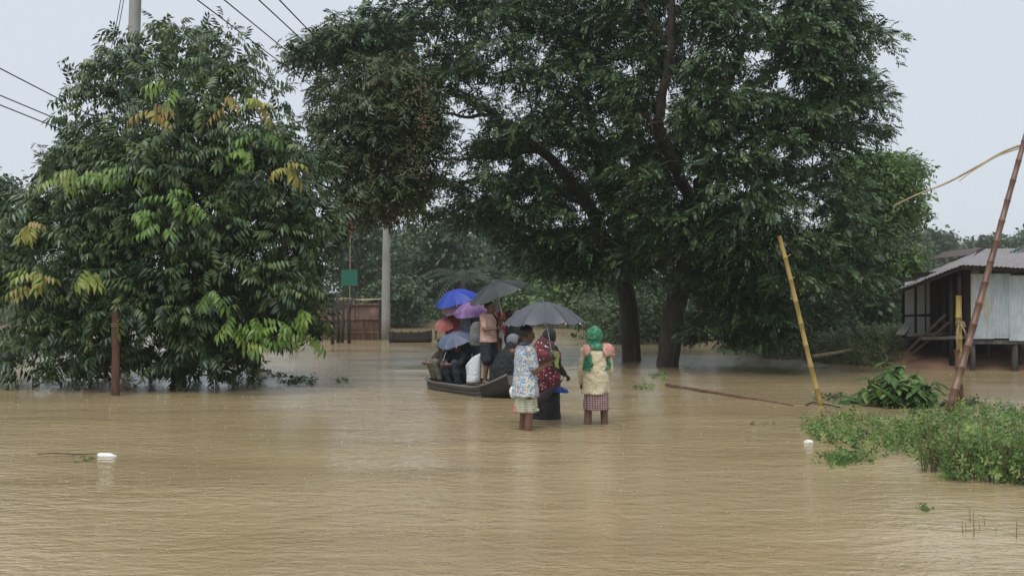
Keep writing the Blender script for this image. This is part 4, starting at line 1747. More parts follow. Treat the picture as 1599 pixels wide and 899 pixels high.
# ------------------------------------------------------------------ umbrellas
def umbrella(label, apex, axis, radius, rise, m, hand, n=8, group='open umbrellas'):
    """apex: top of the canopy; axis: from the hand up to the apex; hand: where the shaft ends"""
    apex, axis = np.array(apex, float), unit(axis)
    root = thing('umbrella', label, 'umbrella', apex, 0, group)
    X = unit(np.cross((0, 1, 0), axis))
    Y = np.cross(axis, X)
    mb = MB()
    nr, per = 7, 4
    vs, fs = [np.zeros(3)], []

    def rim(a, t):
        seg = (a / (2 * PI) * n) % 1
        s_ = math.sin(seg * PI)
        rr = radius * t * (1 - .06 * s_ * t)
        zz = -rise * (t ** 1.9) - .055 * s_ * t * radius + (.012 * math.sin(3 * a) * t)
        return X * rr * math.cos(a) + Y * rr * math.sin(a) + axis * zz
    k = n * per
    for i in range(1, nr + 1):
        for j in range(k):
            vs.append(rim(2 * PI * j / k, i / nr))
    for j in range(k):
        fs.append((0, 1 + j, 1 + (j + 1) % k))
    for i in range(nr - 1):
        for j in range(k):
            a, b = 1 + i * k + j, 1 + i * k + (j + 1) % k
            fs.append((a, a + k, b + k, b))
    mb.add(vs, fs)
    o = mb.build('canopy', m, root, False)
    me = o.data
    me.polygons.foreach_set('use_smooth', [True] * len(me.polygons))
    # crease along each rib
    for e in me.edges:
        va, vb = sorted(e.vertices)
        if va == 0 or ((va - 1) % k == (vb - 1) % k and (va - 1) % per == 0):
            if va == 0 and (vb - 1) % per:
                continue
            e.use_edge_sharp = True
    for j in range(n):
        a = 2 * PI * j / n
        r_ = MB()
        pts = [rim(a, t) - axis * .012 for t in np.linspace(.05, 1.0, 7)]
        r_.tube(pts, .004, 4)
        rb = r_.build('rib', 'steel', root)
        s_ = MB()
        s_.tube([-axis * (rise * 1.35), rim(a, .5) - axis * .014], .0035, 4)
        s_.build('stretcher', 'steel', rb)
        e = MB()
        e.capsule(pts[-1], pts[-1] + unit(pts[-1] - pts[-2]) * .02, .006, .005, 5)
        e.build('rib_tip', 'steel', rb)
    h = np.array(hand, float) - apex
    s_ = MB()
    s_.tube([axis * .06, axis * 0, h], [.004, .007, .007], 7)
    s_.build('shaft', 'steel', root)
    hd = unit(h)
    g_ = MB()
    g_.capsule(h - hd * .03, h + hd * .09, .013, .015, 8)
    g_.build('handle', 'handle_black', root)
    return root


# ------------------------------------------------------------------ people
def V3(a):
    return Vector(tuple(map(float, a)))


def rotz(p, a):
    return Vector((p[0] * math.cos(a) - p[1] * math.sin(a), p[0] * math.sin(a) + p[1] * math.cos(a), p[2]))


STAND = dict(pelvis=(0, 0, .91), waist=(0, -.005, 1.06), chest=(0, 0, 1.24), neck=(0, -.015, 1.42), head=(0, .015, 1.545),
             shL=(-.168, -.01, 1.37), elL=(-.215, -.03, 1.09), wrL=(-.215, .05, .86),
             shR=(.168, -.01, 1.37), elR=(.215, -.03, 1.09), wrR=(.215, .05, .86),
             hipL=(-.09, 0, .88), knL=(-.1, .015, .47), anL=(-.105, -.02, .08),
             hipR=(.09, 0, .88), knR=(.1, .015, .47), anR=(.105, -.02, .08))


def pose(s=1.0, base=STAND, **kw):
    j = dict(base)
    j.update(kw)
    return {k: V3(v) * s for k, v in j.items()}


def hand(mb, wr, d, nrm, s, curl=.35, flip=1, rad=.0085):
    """palm and five fingers from wrist wr along d; nrm is the side the fingers curl to"""
    d = d.normalized()
    nrm = (nrm - d * nrm.dot(d)).normalized()
    side = d.cross(nrm) * flip
    mb.capsule(wr, wr + d * .03 * s, .026 * s, .03 * s, 8)
    rot = Matrix((side, nrm, d)).transposed()
    mb.ellipsoid(wr + d * .06 * s, (.042 * s, .02 * s, .055 * s), rot, 10, 7)
    for k, (off, L) in enumerate(((.03, .075), (.011, .083), (-.01, .077), (-.029, .06))):
        p = wr + d * .1 * s + side * off * s
        a = d.copy()
        for q in range(3):
            an = curl * (q + .6)
            v = (d * math.cos(an) + nrm * math.sin(an)).normalized()
            p2 = p + v * L * s * (.45, .32, .25)[q]
            mb.capsule(p, p2, rad * s * (1.08 - .1 * q), rad * s * (1.0 - .1 * q), 6)
            p = p2
    p = wr + d * .03 * s + side * .032 * s
    v = (d * .6 + side * .7 + nrm * .25 * curl).normalized()
    p2 = p + v * .04 * s
    mb.capsule(p, p2, .012 * s, .0105 * s, 6)
    v2 = (d * .8 + side * .25 + nrm * .7 * curl).normalized()
    mb.capsule(p2, p2 + v2 * .032 * s, .0105 * s, .0088 * s, 6)


def hrot(yaw, pitch, roll=0):
    return Euler((pitch, roll, yaw), 'XYZ').to_matrix()


def person(label, loc, rz, J, s=1.0, skin='skin', yaw=0, pitch=0, roll=0, build_=1.0, vox=.0145, curlL=.35, curlR=.35, nL=None, nR=None, hair='short', feet=True):
    root = thing('person', label, 'person', loc, rz, None)
    b = MB()
    k = s * build_
    # trunk
    sp = [J['pelvis'], J['waist'], J['chest'], J['neck']]
    ax = (J['shR'] - J['shL']).normalized()
    for c, r in ((J['pelvis'], (.155, .11, .12)), (J['waist'], (.13, .095, .13)), (J['chest'], (.16, .11, .15))):
        up = (J['neck'] - J['pelvis']).normalized()
        y = up.cross(ax).normalized()
        rot = Matrix((ax, y, up)).transposed()
        b.ellipsoid(c, tuple(q * k for q in r), rot, 14, 10)
    b.capsule(J['pelvis'], J['waist'], .115 * k, .105 * k)
    b.capsule(J['waist'], J['chest'], .105 * k, .12 * k)
    b.capsule(J['chest'], J['neck'] - (J['neck'] - J['chest']) * .25, .11 * k, .07 * k)
    b.capsule(J['neck'] - Vector((0, 0, .03)) * s, J['head'] - Vector((0, 0, .04)) * s, .055 * s, .05 * s)
    hr = hrot(yaw, pitch, roll)
    hc = J['head']

    def H(x, y, z):
        return hc + hr @ (Vector((x, y, z)) * s)
    b.ellipsoid(H(0, -.012, .03), (.076 * s, .094 * s, .088 * s), hr)
    b.ellipsoid(H(0, .02, -.03), (.062 * s, .072 * s, .088 * s), hr)
    b.ellipsoid(H(0, .045, -.085), (.035 * s, .035 * s, .03 * s), hr, 10, 6)
    b.ellipsoid(H(0, .075, .012), (.055 * s, .02 * s, .014 * s), hr, 10, 6)
    b.capsule(H(0, .088, .0), H(0, .107, -.028), .009 * s, .015 * s, 7)
    for sx in (-1, 1):
        b.ellipsoid(H(sx * .08, -.01, -.008), (.012 * s, .022 * s, .034 * s), hr, 8, 6)
        b.ellipsoid(H(sx * .04, .068, -.03), (.024 * s, .02 * s, .022 * s), hr, 8, 6)
    # limbs
    for S_, flip, nn, cu in (('L', -1, nL, curlL), ('R', 1, nR, curlR)):
        sh, el, wr = J['sh' + S_], J['el' + S_], J['wr' + S_]
        b.capsule(J['chest'] + Vector((0, 0, .09)) * s, sh, .07 * k, .064 * k)
        b.capsule(sh, el, .056 * k, .041 * k)
        b.capsule(el, wr, .041 * k, .027 * k)
        d = (wr - el).normalized()
        n_ = V3(nn) if nn is not None else Vector((-flip * .9, .3, 0))
        hand(b, wr, d, n_, s, cu, 1 if flip > 0 else -1, .0085 if vox < .012 else .011)
        hp, kn, an = J['hip' + S_], J['kn' + S_], J['an' + S_]
        b.capsule(hp, kn, .088 * k, .057 * k)
        md = kn.lerp(an, .3)
        b.capsule(kn, md, .056 * k, .056 * k)
        b.capsule(md, an, .056 * k, .036 * k)
        if feet:
            f = J.get('ft' + S_, an + Vector((flip * .03, .16, -.05)) * s)
            b.capsule(an - Vector((0, .03, .03)) * s, f, .036 * s, .028 * s)
            for q in range(5):
                t = f + Vector(((q - 2) * .016 * flip, .025 - abs(q - 1) * .006, -.008)) * s
                b.capsule(f, t, .014 * s, .011 * s, 6)
    body = b.build('body', skin, root, True, vox, 2)
    for sx in (-1, 1):
        e = MB()
        e.ellipsoid(H(sx * .031, .081, .0), (.015 * s, .009 * s, .008 * s), hr, 8, 6)
        e.build('eye', 'eye', root, True)
        e = MB()
        e.tube([H(sx * .014, .095, .024), H(sx * .033, .092, .03), H(sx * .052, .08, .024)], .0045 * s, 5)
        e.build('eyebrow', 'hair', root, True)
    e = MB()
    e.ellipsoid(H(0, .089, -.06), (.024 * s, .008 * s, .008 * s), hr, 8, 6)
    e.build('mouth', 'lips', root, True)
    if hair:
        h = MB()
        h.ellipsoid(H(0, -.018, .036), (.086 * s, .103 * s, .098 * s), hr, 22, 16,
                    keep=(lambda q: q.y < .35 + .9 * max(0, q.z - .15) and q.z > -.55 + max(0, q.y) * 1.3))
        o = h.build('hair', 'hair', root, True)
        so = o.modifiers.new('solid', 'SOLIDIFY')
        so.thickness = .014 * s
        so.offset = -1
    root['J'] = 0
    del root['J']
    return root, H, hr


def garment(root, name, m, parts, vox=.012, relax=2, wrinkle=.014, wsize=.075):
    """parts: ('c', a, b, ra, rb) capsules, ('e', c, radii, rot) ellipsoids, ('l', rings) lofts, grown into one cloth"""
    mb = MB()
    for p in parts:
        if p[0] == 'c':
            mb.capsule(*p[1:], n=12)
        elif p[0] == 'e':
            mb.ellipsoid(p[1], p[2], p[3] if len(p) > 3 else None)
        elif p[0] == 'l':
            mb.loft(p[1])
    o = mb.build(name, m, root, True, vox, relax)
    if wrinkle:
        key = 'folds%d' % int(wsize * 1000)
        tx = bpy.data.textures.get(key)
        if tx is None:
            tx = bpy.data.textures.new(key, 'CLOUDS')
            tx.noise_scale = wsize
        dm = o.modifiers.new('folds', 'DISPLACE')
        dm.texture = tx
        dm.strength = wrinkle * 2
        dm.mid_level = .5
        dm.texture_coords = 'GLOBAL'
    return o


def ring(c, rx, ry, n=20, fold=0.0, nf=7, ph=0, tilt=(0, 0)):
    out = []
    for i in range(n):
        a = 2 * PI * i / n
        f = 1 + fold * math.sin(nf * a + ph)
        x, y = math.cos(a) * rx * f, math.sin(a) * ry * f
        out.append((c[0] + x, c[1] + y, c[2] + x * tilt[0] + y * tilt[1]))
    return out


def shirt(root, J, m, s=1.0, sleeve=.6, hem=.78, loose=1.0, k=1.0, flare=1.0, name='shirt', vox=.013):
    hz = hem * s
    c, wv, pv, nk = J['chest'], J['waist'], J['pelvis'], J['neck']
    hb = Vector((pv.x, pv.y, pv.z + (hz - .91 * s)))
    rings = [ring(nk + Vector((0, 0, -.01)) * s, .07 * s, .065 * s), ring(nk.lerp(c, .25), .125 * s * k, .09 * s * k), ring(nk.lerp(c, .6), .185 * s * k, .125 * s * k),
             ring(c, .19 * s * k * loose, .14 * s * k * loose), ring(wv, .175 * s * k * loose, .14 * s * k * loose), ring(pv, .19 * s * k * loose * flare, .15 * s * k * loose * flare),
             ring(hb, .2 * s * k * loose * flare, .16 * s * k * loose * flare, fold=.03)]
    parts = [('l', rings)]
    for S_ in 'LR':
        sh, el, wr = J['sh' + S_], J['el' + S_], J['wr' + S_]
        parts.append(('c', c + Vector((0, 0, .1)) * s, sh, .078 * s * k, .074 * s * k))
        if sleeve <= 1:
            parts.append(('c', sh, sh.lerp(el, sleeve), .074 * s * k, .066 * s * k * loose))
        else:
            parts.append(('c', sh, el, .074 * s * k, .06 * s * k * loose))
            parts.append(('c', el, el.lerp(wr, sleeve - 1), .06 * s * k * loose, .047 * s * k))
    return garment(root, name, m, parts, vox)


def trousers(root, J, m, s=1.0, to=1.9, k=1.0, name='trousers', loose=1.0):
    parts = [('e', J['pelvis'], (.175 * s * k, .14 * s * k, .13 * s * k))]
    for S_ in 'LR':
        hp, kn, an = J['hip' + S_], J['kn' + S_], J['an' + S_]
        parts.append(('c', J['pelvis'].lerp(hp, .6), hp, .1 * s * k, .105 * s * k))
        if to <= 1:
            parts.append(('c', hp, hp.lerp(kn, to), .105 * s * k, .09 * s * k * loose))
        else:
            parts.append(('c', hp, kn, .105 * s * k, .078 * s * k * loose))
            parts.append(('c', kn, kn.lerp(an, to - 1), .078 * s * k * loose, .066 * s * k * loose))
    return garment(root, name, m, parts)


def skirt(root, top, bot, rt, rb, m, name='lungi', fold=.04, vox=.013, mid=None):
    top, bot = V3(top), V3(bot)
    rings = []
    for i in range(7):
        t = i / 6
        c = top.lerp(bot, t)
        q = t ** .8
        rings.append(ring(c, rt[0] + (rb[0] - rt[0]) * q, rt[1] + (rb[1] - rt[1]) * q, 28, fold * t, 8, t))
    return garment(root, name, m, [('l', rings)], vox, 2, .012)


def patch(root, src, name, m, inside, off=.008, th=.008):
    """cloth lying on another garment: the part of src's surface where inside(p) holds, lifted off it"""
    bpy.context.view_layer.update()
    dg = bpy.context.evaluated_depsgraph_get()
    ev = src.evaluated_get(dg)
    me0 = ev.to_mesh()
    bm = bmesh.new()
    bm.from_mesh(me0)
    ev.to_mesh_clear()
    bm.normal_update()
    bmesh.ops.delete(bm, geom=[f for f in bm.faces if not inside(f.calc_center_median())], context='FACES')
    bm.normal_update()
    for v in bm.verts:
        v.co += v.normal * off
    me = bpy.data.meshes.new(name)
    bm.to_mesh(me)
    bm.free()
    me.materials.clear()
    me.polygons.foreach_set('use_smooth', [True] * len(me.polygons))
    o = link(name, me, m, root)
    so = o.modifiers.new('solid', 'SOLIDIFY')
    so.thickness = th
    so.offset = 1
    return o


def cap_scarf(root, H, hr, s, m, name='headscarf', drape=None, face=.45, extra=()):
    h = MB()
    h.ellipsoid(H(0, -.012, .02), (.1 * s, .118 * s, .122 * s), hr, 24, 18, keep=lambda q: q.y < face or q.z > .62)
    o = h.build(name, m, root, True)
    so = o.modifiers.new('solid', 'SOLIDIFY')
    so.thickness = .012 * s
    so.offset = -1
    tx = bpy.data.textures.get('folds60') or bpy.data.textures.new('folds60', 'CLOUDS')
    tx.noise_scale = .06
    dm = o.modifiers.new('folds', 'DISPLACE')
    dm.texture = tx
    dm.strength = .03
    dm.mid_level = .45
    dm.texture_coords = 'GLOBAL'
    if extra:
        garment(root, name + '_drape', m, extra, .012, 3, .012)
    return o


# ---- the man under the slate umbrella: faces right, a little away from the camera
mg = G(812, 670)
s = 1.0
z0 = -.3
Jm = pose(1.0, shL=(-.165, .0, 1.35), shR=(.165, 0, 1.35), elR=(.2, .06, 1.07), wrR=(.085, .3, 1.17), elL=(-.19, .1, 1.09), wrL=(-.03, .3, 1.2),
          head=(0, .03, 1.55), knL=(-.085, .02, .47), knR=(.085, .015, .47), anL=(-.08, -.02, .06), anR=(.075, -.01, .06))
man, H, hr = person('man in a blue and orange printed shirt holding the slate umbrella', (mg[0] + .07, mg[1], z0), R(-68), Jm, 1.0, 'skin', yaw=R(0), pitch=R(-4), vox=.009,
                    curlL=.9, curlR=.95, nR=(-.2, -.2, 1), nL=(.3, -.2, 1))
shirt(man, Jm, 'print_shirt', 1.0, .72, .74, 1.0, 1.0, 1.08)
skirt(man, (0, 0, .95), (.0, .01, .53), (.165, .135), (.155, .155), 'plaid_pale', 'lungi', .06)
garment(man, 'lungi_fold', 'plaid_pale', [('c', (-.1, .11, .63), (.1, .13, .56), .035, .03), ('c', (.1, -.08, .58), (.13, .05, .6), .03, .03)], .012, 2, .008)
garment(man, 'red_hem', 'coral_scarf', [('c', (.02, -.15, .62), (.02, -.15, .54), .022, .028)], .01, 2, .004)
e = MB()
e.loft([ring(Jm['neck'] + Vector((0, .0, .0)), .068, .066), ring(Jm['neck'] + Vector((0, .0, .035)), .066, .064), ring(Jm['neck'] + Vector((0, .0, .033)), .058, .056), ring(Jm['neck'], .058, .056)], True)
e.build('collar', 'grey_blue', man, True)

mw = lambda p: man.matrix_basis @ V3(p)
bpy.context.view_layer.update()
hand_m = man.location + rotz(Vector((.04, .385, 1.2)), R(-68))
ap = P(848, 471, 13.75)
umbrella('large slate grey umbrella held over the man and the woman in water', ap, unit(np.array(ap) - np.array(hand_m)) * .25 + np.array((0, -.03, 1)), .535, .27, 'umb_slate', hand_m, n=12)

# small yellow and green cloth in the man's hand
cl = MB()
hc_ = hand_m + Vector((.02, .03, .05))
vs, fs = [], []
for i in range(9):
    for j in range(6):
        vs.append(hc_ + Vector((-.05 + .022 * j + .012 * math.sin(i * .9), .015 * math.sin(j * 1.7 + i), .11 - .028 * i - .008 * j)))
for i in range(8):
    for j in range(5):
        fs.append((i * 6 + j, i * 6 + j + 1, i * 6 + j + 7, i * 6 + j + 6))
cl.add(vs, fs)
simple('towel', (.6, .5, .12), .2, 14, .9, .3, .01, None, (.2, .42, .2))
o = cl.build('hand_towel', 'towel', None, True)
o.modifiers.new('solid', 'SOLIDIFY').thickness = .012
tag(o, 'small yellow and green towel in the hand of the man with the umbrella', 'towel')
# white plastic bag hanging behind the man
pb = MB()
c = P(802, 612, 13.7)
pb.ellipsoid(c, (.06, .04, .085), None, 14, 10)
pb.tube([c + np.array((.02, 0, .05)), c + np.array((.06, 0, .15)), c + np.array((.1, .0, .2))], [.03, .014, .01], 7)
o = pb.build('plastic_bag', 'plastic_white', None, True, .012, 2)
tx = bpy.data.textures.new('crumple', 'CLOUDS'); tx.noise_scale = .04
dm = o.modifiers.new('crumple', 'DISPLACE'); dm.texture = tx; dm.strength = .03; dm.texture_coords = 'GLOBAL'
tag(o, 'white plastic bag hanging at the back of the man in the printed shirt', 'bag')

# ---- the woman in the dotted scarf, facing away to the right
wg = G(850, 655)
Jw = pose(.95, elR=(.2, .04, 1.1), wrR=(.14, .26, .98), elL=(-.2, .06, 1.1), wrL=(-.08, .25, 1.05), head=(.02, .05, 1.55))
wom, H, hr = person('woman in a maroon dotted scarf and black skirt standing beside the man', (wg[0] + .04, wg[1] + .15, -.3), R(-48), Jw, .95, 'skin', yaw=R(-10), pitch=R(-8), vox=.011, curlR=.9, nR=(0, -.3, -1), hair=None)
shirt(wom, Jw, 'black_cloth', .95, 1.8, .7, 1.08, 1.0, 1.1, 'blouse')
skirt(wom, (0, 0, .95), (0, -.03, .16), (.19, .16), (.225, .2), 'black_cloth', 'black_skirt', .13)
cap_scarf(wom, H, hr, .95, 'black_cloth', 'headscarf', face=.4)
j = Jw
garment(wom, 'dotted_scarf', 'dotted_scarf', [
    ('l', [ring(j['head'] + Vector((-.045, -.02, .02)), .1, .1), ring(j['neck'] + Vector((-.04, 0, .02)), .15, .14), ring(j['chest'] + Vector((0, -.01, .06)), .24, .19),
           ring(j['waist'] + Vector((0, -.02, 0)), .235, .2), ring(j['pelvis'] + Vector((.02, -.03, .02)), .22, .2, fold=.04), ring(j['pelvis'] + Vector((.05, -.02, -.16)), .17, .17, fold=.08)])], .013, 2, .016)

# folded umbrella and sandals she carries
fa, fb_ = P(832, 633, 14.45), P(877, 594, 14.3)
root = thing('folded_umbrella', 'dark purple folded umbrella held slanting low between the man and the woman', 'umbrella', fa)
m_ = MB()
pts = [fa + (fb_ - fa) * t for t in np.linspace(0, 1, 9)]
m_.tube(pts, [.02, .05, .058, .056, .05, .042, .034, .024, .01], 10, True, .12, random.Random(3))
cloth('plum_cloth', (.075, .05, .07))
at(m_.build('folded_canopy', 'plum_cloth', None, True), root)
m_ = MB()
m_.tube([fb_ - (fb_ - fa) * .03, fb_ + (fb_ - fa) * .06], [.008, .006], 6)
at(m_.build('ferrule', 'handle_black'), root)
m_ = MB()
m_.tube([fa + (fb_ - fa) * .02, fa - (fb_ - fa) * .12], [.014, .014], 7)
at(m_.build('handle', 'handle_black'), root)
for k_, dz in ((0, 0), (1, .022)):
    c = Vector(P(875, 610, 14.35)) + Vector((-.012 * k_, .02 * k_, dz))
    root = thing('sandal', ('lower' if k_ == 0 else 'upper') + ' one of the pair of blue flip flops the woman carries', 'sandal', c, 0, 'carried blue sandals')
    m_ = MB()
    outl = []
    for i in range(16):
        a = 2 * PI * i / 16
        outl.append((math.cos(a) * .12, math.sin(a) * .04 * (1 + .2 * math.cos(a)), 0))
    rot = Euler((R(20), R(8), R(-5))).to_matrix()
    m_.loft([[rot @ Vector((p[0], p[1], -.008)) for p in outl], [rot @ Vector((p[0], p[1], .008)) for p in outl]])
    m_.build('sole', 'rubber_blue', root)
    m_ = MB()
    for sy in (-1, 1):
        m_.tube([rot @ Vector((.07, 0, .008)), rot @ Vector((.03, sy * .02, .03)), rot @ Vector((-.03, sy * .037, .008))], .006, 6)
    m_.build('strap', 'rubber_blue', root)

# ---- the person in the yellow tunic, seen from behind
yg = G(931, 662)
Jy = pose(.97, shL=(-.16, 0, 1.33), shR=(.16, 0, 1.33), elL=(-.205, .04, 1.06), wrL=(-.19, .17, .86), elR=(.2, .05, 1.06), wrR=(.16, .19, .9),
          head=(-.02, .045, 1.52), neck=(0, .01, 1.4), knL=(-.115, .01, .47), knR=(.115, .01, .47), anL=(-.125, -.02, .06), anR=(.125, -.02, .06))
per, H, hr = person('person from behind in a long yellow tunic and green headscarf', (yg[0], yg[1], -.28), R(3), Jy, .97, 'skin', yaw=R(12), pitch=R(-6), vox=.0105, hair=None)
rings = [ring(Jy['neck'], .07, .065), ring(Jy['neck'].lerp(Jy['chest'], .3), .13, .095), ring(Jy['chest'] + Vector((0, 0, .06)), .17, .125), ring(Jy['waist'], .17, .14), ring(Jy['pelvis'], .185, .155),
         ring(Jy['pelvis'] - Vector((0, 0, .18)), .2, .165, 24, .04)]
parts = [('l', rings)]
for S_ in 'LR':
    parts += [('c', Jy['chest'] + Vector((0, 0, .09)), Jy['sh' + S_], .07, .066), ('c', Jy['sh' + S_], Jy['el' + S_], .066, .055), ('c', Jy['el' + S_], Jy['el' + S_].lerp(Jy['wr' + S_], .9), .055, .045)]
tunic = garment(per, 'tunic', 'cream_cotton', parts, .011, 2, .014)
skirt(per, (0, 0, .8), (0, .0, .48), (.16, .125), (.175, .16), 'plaid_red', 'lungi', .05)
hd, nk = Jy['head'], Jy['neck']
cap_scarf(per, H, hr, 1.12, 'green_scarf', 'headscarf', face=.5, extra=[('l', [ring(hd + Vector((0, -.02, -.03)), .1, .112), ring(hd + Vector((0, -.02, -.09)), .092, .1), ring(nk + Vector((0, -.015, .02)), .11, .105), ring(nk + Vector((0, -.02, -.04)), .135, .115)])])
def drape(root, name, m, pts, wd, th=.02):
    """flat band of cloth lying along pts, wd wide"""
    sp = smooth_path(pts, 4)
    mb = MB()
    g = random.Random(len(name) + int(1000 * abs(pts[0][0])))
    rings = []
    for i, p in enumerate(sp):
        w_ = wd[0] + (wd[1] - wd[0]) * i / (len(sp) - 1)
        rings.append([(p[0] + math.cos(a) * w_ / 2, p[1] + math.sin(a) * th + .01 * math.sin(3 * a + i), p[2] + g.uniform(-.006, .006)) for a in np.linspace(0, 2 * PI, 14, endpoint=False)])
    mb.loft(rings)
    return mb.build(name, m, root, True, .01, 1)


def wob(p):
    return .012 * math.sin(p.z * 55) + .01 * math.sin(p.z * 23 + p.x * 30)


patch(per, tunic, 'scarf_end', 'coral_scarf', lambda p: -.185 < p.x + wob(p) < -.062 and p.z > 1.25 + wob(p), .012, .014)
patch(per, tunic, 'scarf_tail', 'green_scarf', lambda p: -.165 < p.x + wob(p) < -.075 and 1.03 < p.z + wob(p) <= 1.255 and p.y < 0, .012, .012)
patch(per, tunic, 'scarf_end', 'coral_scarf', lambda p: .085 < p.x + wob(p) < .3 and p.z > 1.23 + wob(p), .02, .02)
patch(per, tunic, 'scarf_tail', 'green_scarf', lambda p: .125 < p.x + wob(p) < .185 and 1.04 < p.z + wob(p) <= 1.24 and p.y < .02, .012, .012)

# ------------------------------------------------------------------ the crowded boat
A, B = np.array((-1.4, 20.45)), np.array((.22, 17.95))
bc = (A + B) / 2
bang = math.atan2(B[1] - A[1], B[0] - A[0])
BL = np.linalg.norm(B - A)
boat = thing('wooden_boat', 'grey wooden boat crowded with people under umbrellas', 'boat', (bc[0], bc[1], 0), bang)
mb = MB()
out = hull(mb, BL, 1.15, .145, n=26, end_rise=(.04, .27), tip=(.6, .62), draft=.16)
mb.build('hull', 'boat_wood', boat)
for sgn, j in ((-1, 0), (1, -1)):
    m_ = MB()
    m_.tube([Vector(r[j]) + Vector((0, sgn * .012, .012)) for r in out], .022, 6)
    m_.build('gunwale', 'boat_wood', boat, True)
    for k_ in (0.33, .66):
        m_ = MB()
        pts = []
        for r in out[1:-1]:
            a, b = Vector(r[j]), Vector(r[1 if j == 0 else -2])
            pts.append(a.lerp(b, k_) + Vector((0, sgn * .006, 0)))
        m_.tube(pts, .007, 5)
        m_.build('plank_seam', 'boat_dark', boat)
for x in (-1.05, -.4, .3, .95):
    m_ = MB()
    m_.box((x, 0, .1), (.16, 1.0, .03))
    m_.build('thwart', 'boat_wood', boat)
m_ = MB()
m_.box((0, 0, -.02), (BL * .75, .8, .03))
m_.build('floor_boards', 'boat_wood', boat)
# bow board facing the camera, in a darker colour than the hull
m_ = MB()
rr = out[-6:]
vs, fs = [], []
for r in rr:
    for p in r[:5]:
        n_ = Vector((0, p[1], p[2] - .1)).normalized() * .008
        vs.append(Vector(p) + n_)
for i in range(len(rr) - 1):
    for q in range(4):
        fs.append((i * 5 + q, i * 5 + q + 1, i * 5 + q + 6, i * 5 + q + 5))
m_.add(vs, fs)
m_.build('bow_dark', 'boat_dark', boat, True)


def seat_pose(s=1.0, lean=.1):
    """squatting: knees up, feet flat"""
    return pose(s, pelvis=(0, -.05, .2), waist=(0, -.02, .35), chest=(0, .04 + lean * .5, .52), neck=(0, .07 + lean, .69), head=(0, .12 + lean, .81),
                shL=(-.16, .06 + lean, .64), shR=(.16, .06 + lean, .64), elL=(-.2, .25 + lean, .45), elR=(.2, .25 + lean, .45), wrL=(-.08, .42, .45), wrR=(.08, .42, .45),
                hipL=(-.09, -.03, .18), hipR=(.09, -.03, .18), knL=(-.13, .33, .47), knR=(.13, .33, .47), anL=(-.11, .2, .08), anR=(.11, .2, .08))


FL = .0        # level of the boat floor
up_ = np.array((0, 0, 1))

# squatting pair at the left end
p0 = P(699, 590, 20.25)
J5 = seat_pose(1.0, .02)
q5, H, hr = person('person squatting in dark brown clothes at the far left end of the boat', (p0[0], p0[1], FL + .04), R(120), J5, 1.0, 'skin', pitch=R(-15), hair=True)
shirt(q5, J5, 'dark_brown_cloth', 1, 1.3, .82, 1.0)
trousers(q5, J5, 'olive_cloth', 1, 1.8)
p0 = P(720, 592, 19.95)
J6 = seat_pose(1.0, .0)
q6, H, hr = person('person squatting in dark jeans under the grey blue umbrella in the boat', (p0[0], p0[1], FL + .04), R(140), J6, 1.0, 'skin', pitch=R(-10), hair=True)
shirt(q6, J6, 'black_cloth', 1, 1.5, .82, 1.0)
trousers(q6, J6, 'jeans_dark', 1, 1.9)
h6 = q6.location + rotz(J6['wrR'] + Vector((-.04, .07, .03)), R(140))
umbrella('grey blue umbrella held low and tilted over the squatting pair', P(707, 521, 19.8), (-.3, -.42, .9), .36, .12, 'umb_greyblue', h6, 8)

# standing back to the camera with a backpack
p0 = P(737, 595, 20.05)
J8 = pose(.98)
J8['elL'], J8['wrL'] = V3((-.2, .12, 1.1)), V3((-.12, .28, 1.25))
q8, H, hr = person('person standing in blue jeans with a grey backpack under the purple umbrella', (p0[0], p0[1], FL + .04), R(-10), J8, .98, 'skin', curlL=.9, nL=(.3, -.2, 1))
shirt(q8, J8, 'grey_blue', .98, .7, .86)
trousers(q8, J8, 'denim', .98, 1.9)
h8 = q8.location + rotz(J8['wrL'] + Vector((.02, .06, .08)), R(-10))
umbrella('purple umbrella held behind the boy in the pink shirt', P(733, 472, 19.9), (-.1, -.35, 1), .34, .2, 'umb_purple', h8, 8)
bag = thing('backpack', 'grey backpack on the back of the person in blue jeans', 'backpack', P(746, 520, 19.75))
bpz = Vector(P(746, 540, 19.72))
m_ = MB()
m_.loft([ring(bpz + Vector((0, 0, h)), rx, ry, 16) for h, rx, ry in ((0, .13, .07), (.03, .16, .085), (.2, .165, .09), (.36, .15, .08), (.45, .1, .05), (.47, .05, .03))])
at(m_.build('pack', 'bag_grey', None, True, .013, 2), bag)
m_ = MB()
m_.ellipsoid(bpz + Vector((0, -.07, .15)), (.11, .04, .1))
at(m_.build('pocket', 'grey_cloth', None, True), bag)
for sx in (-1, 1):
    m_ = MB()
    m_.tube([bpz + Vector((sx * .1, .05, .43)), bpz + Vector((sx * .13, .16, .5)), bpz + Vector((sx * .14, .22, .38)), bpz + Vector((sx * .13, .1, .06))], .016, 6)
    at(m_.build('strap', 'handle_black', None, True), bag)

# maroon shirt behind
p0 = P(715, 590, 20.75)
J7 = pose(.95, elR=(.2, .1, 1.12), wrR=(.1, .26, 1.26))
q7, H, hr = person('person standing in a maroon shirt at the back of the boat', (p0[0], p0[1], FL + .04), R(-15), J7, .95, 'skin', curlR=.9, nR=(-.2, -.2, 1))
shirt(q7, J7, 'maroon_cloth', .95, .9, .8, 1.05)
trousers(q7, J7, 'navy_cloth', .95, 1.9)
h7 = q7.location + rotz(J7['wrR'] + Vector((-.02, .06, .08)), R(-15))
umbrella('bright blue umbrella tilted left at the back of the boat', P(708, 453, 20.6), (-.28, -.3, 1), .44, .2, 'umb_blue', h7, 8)
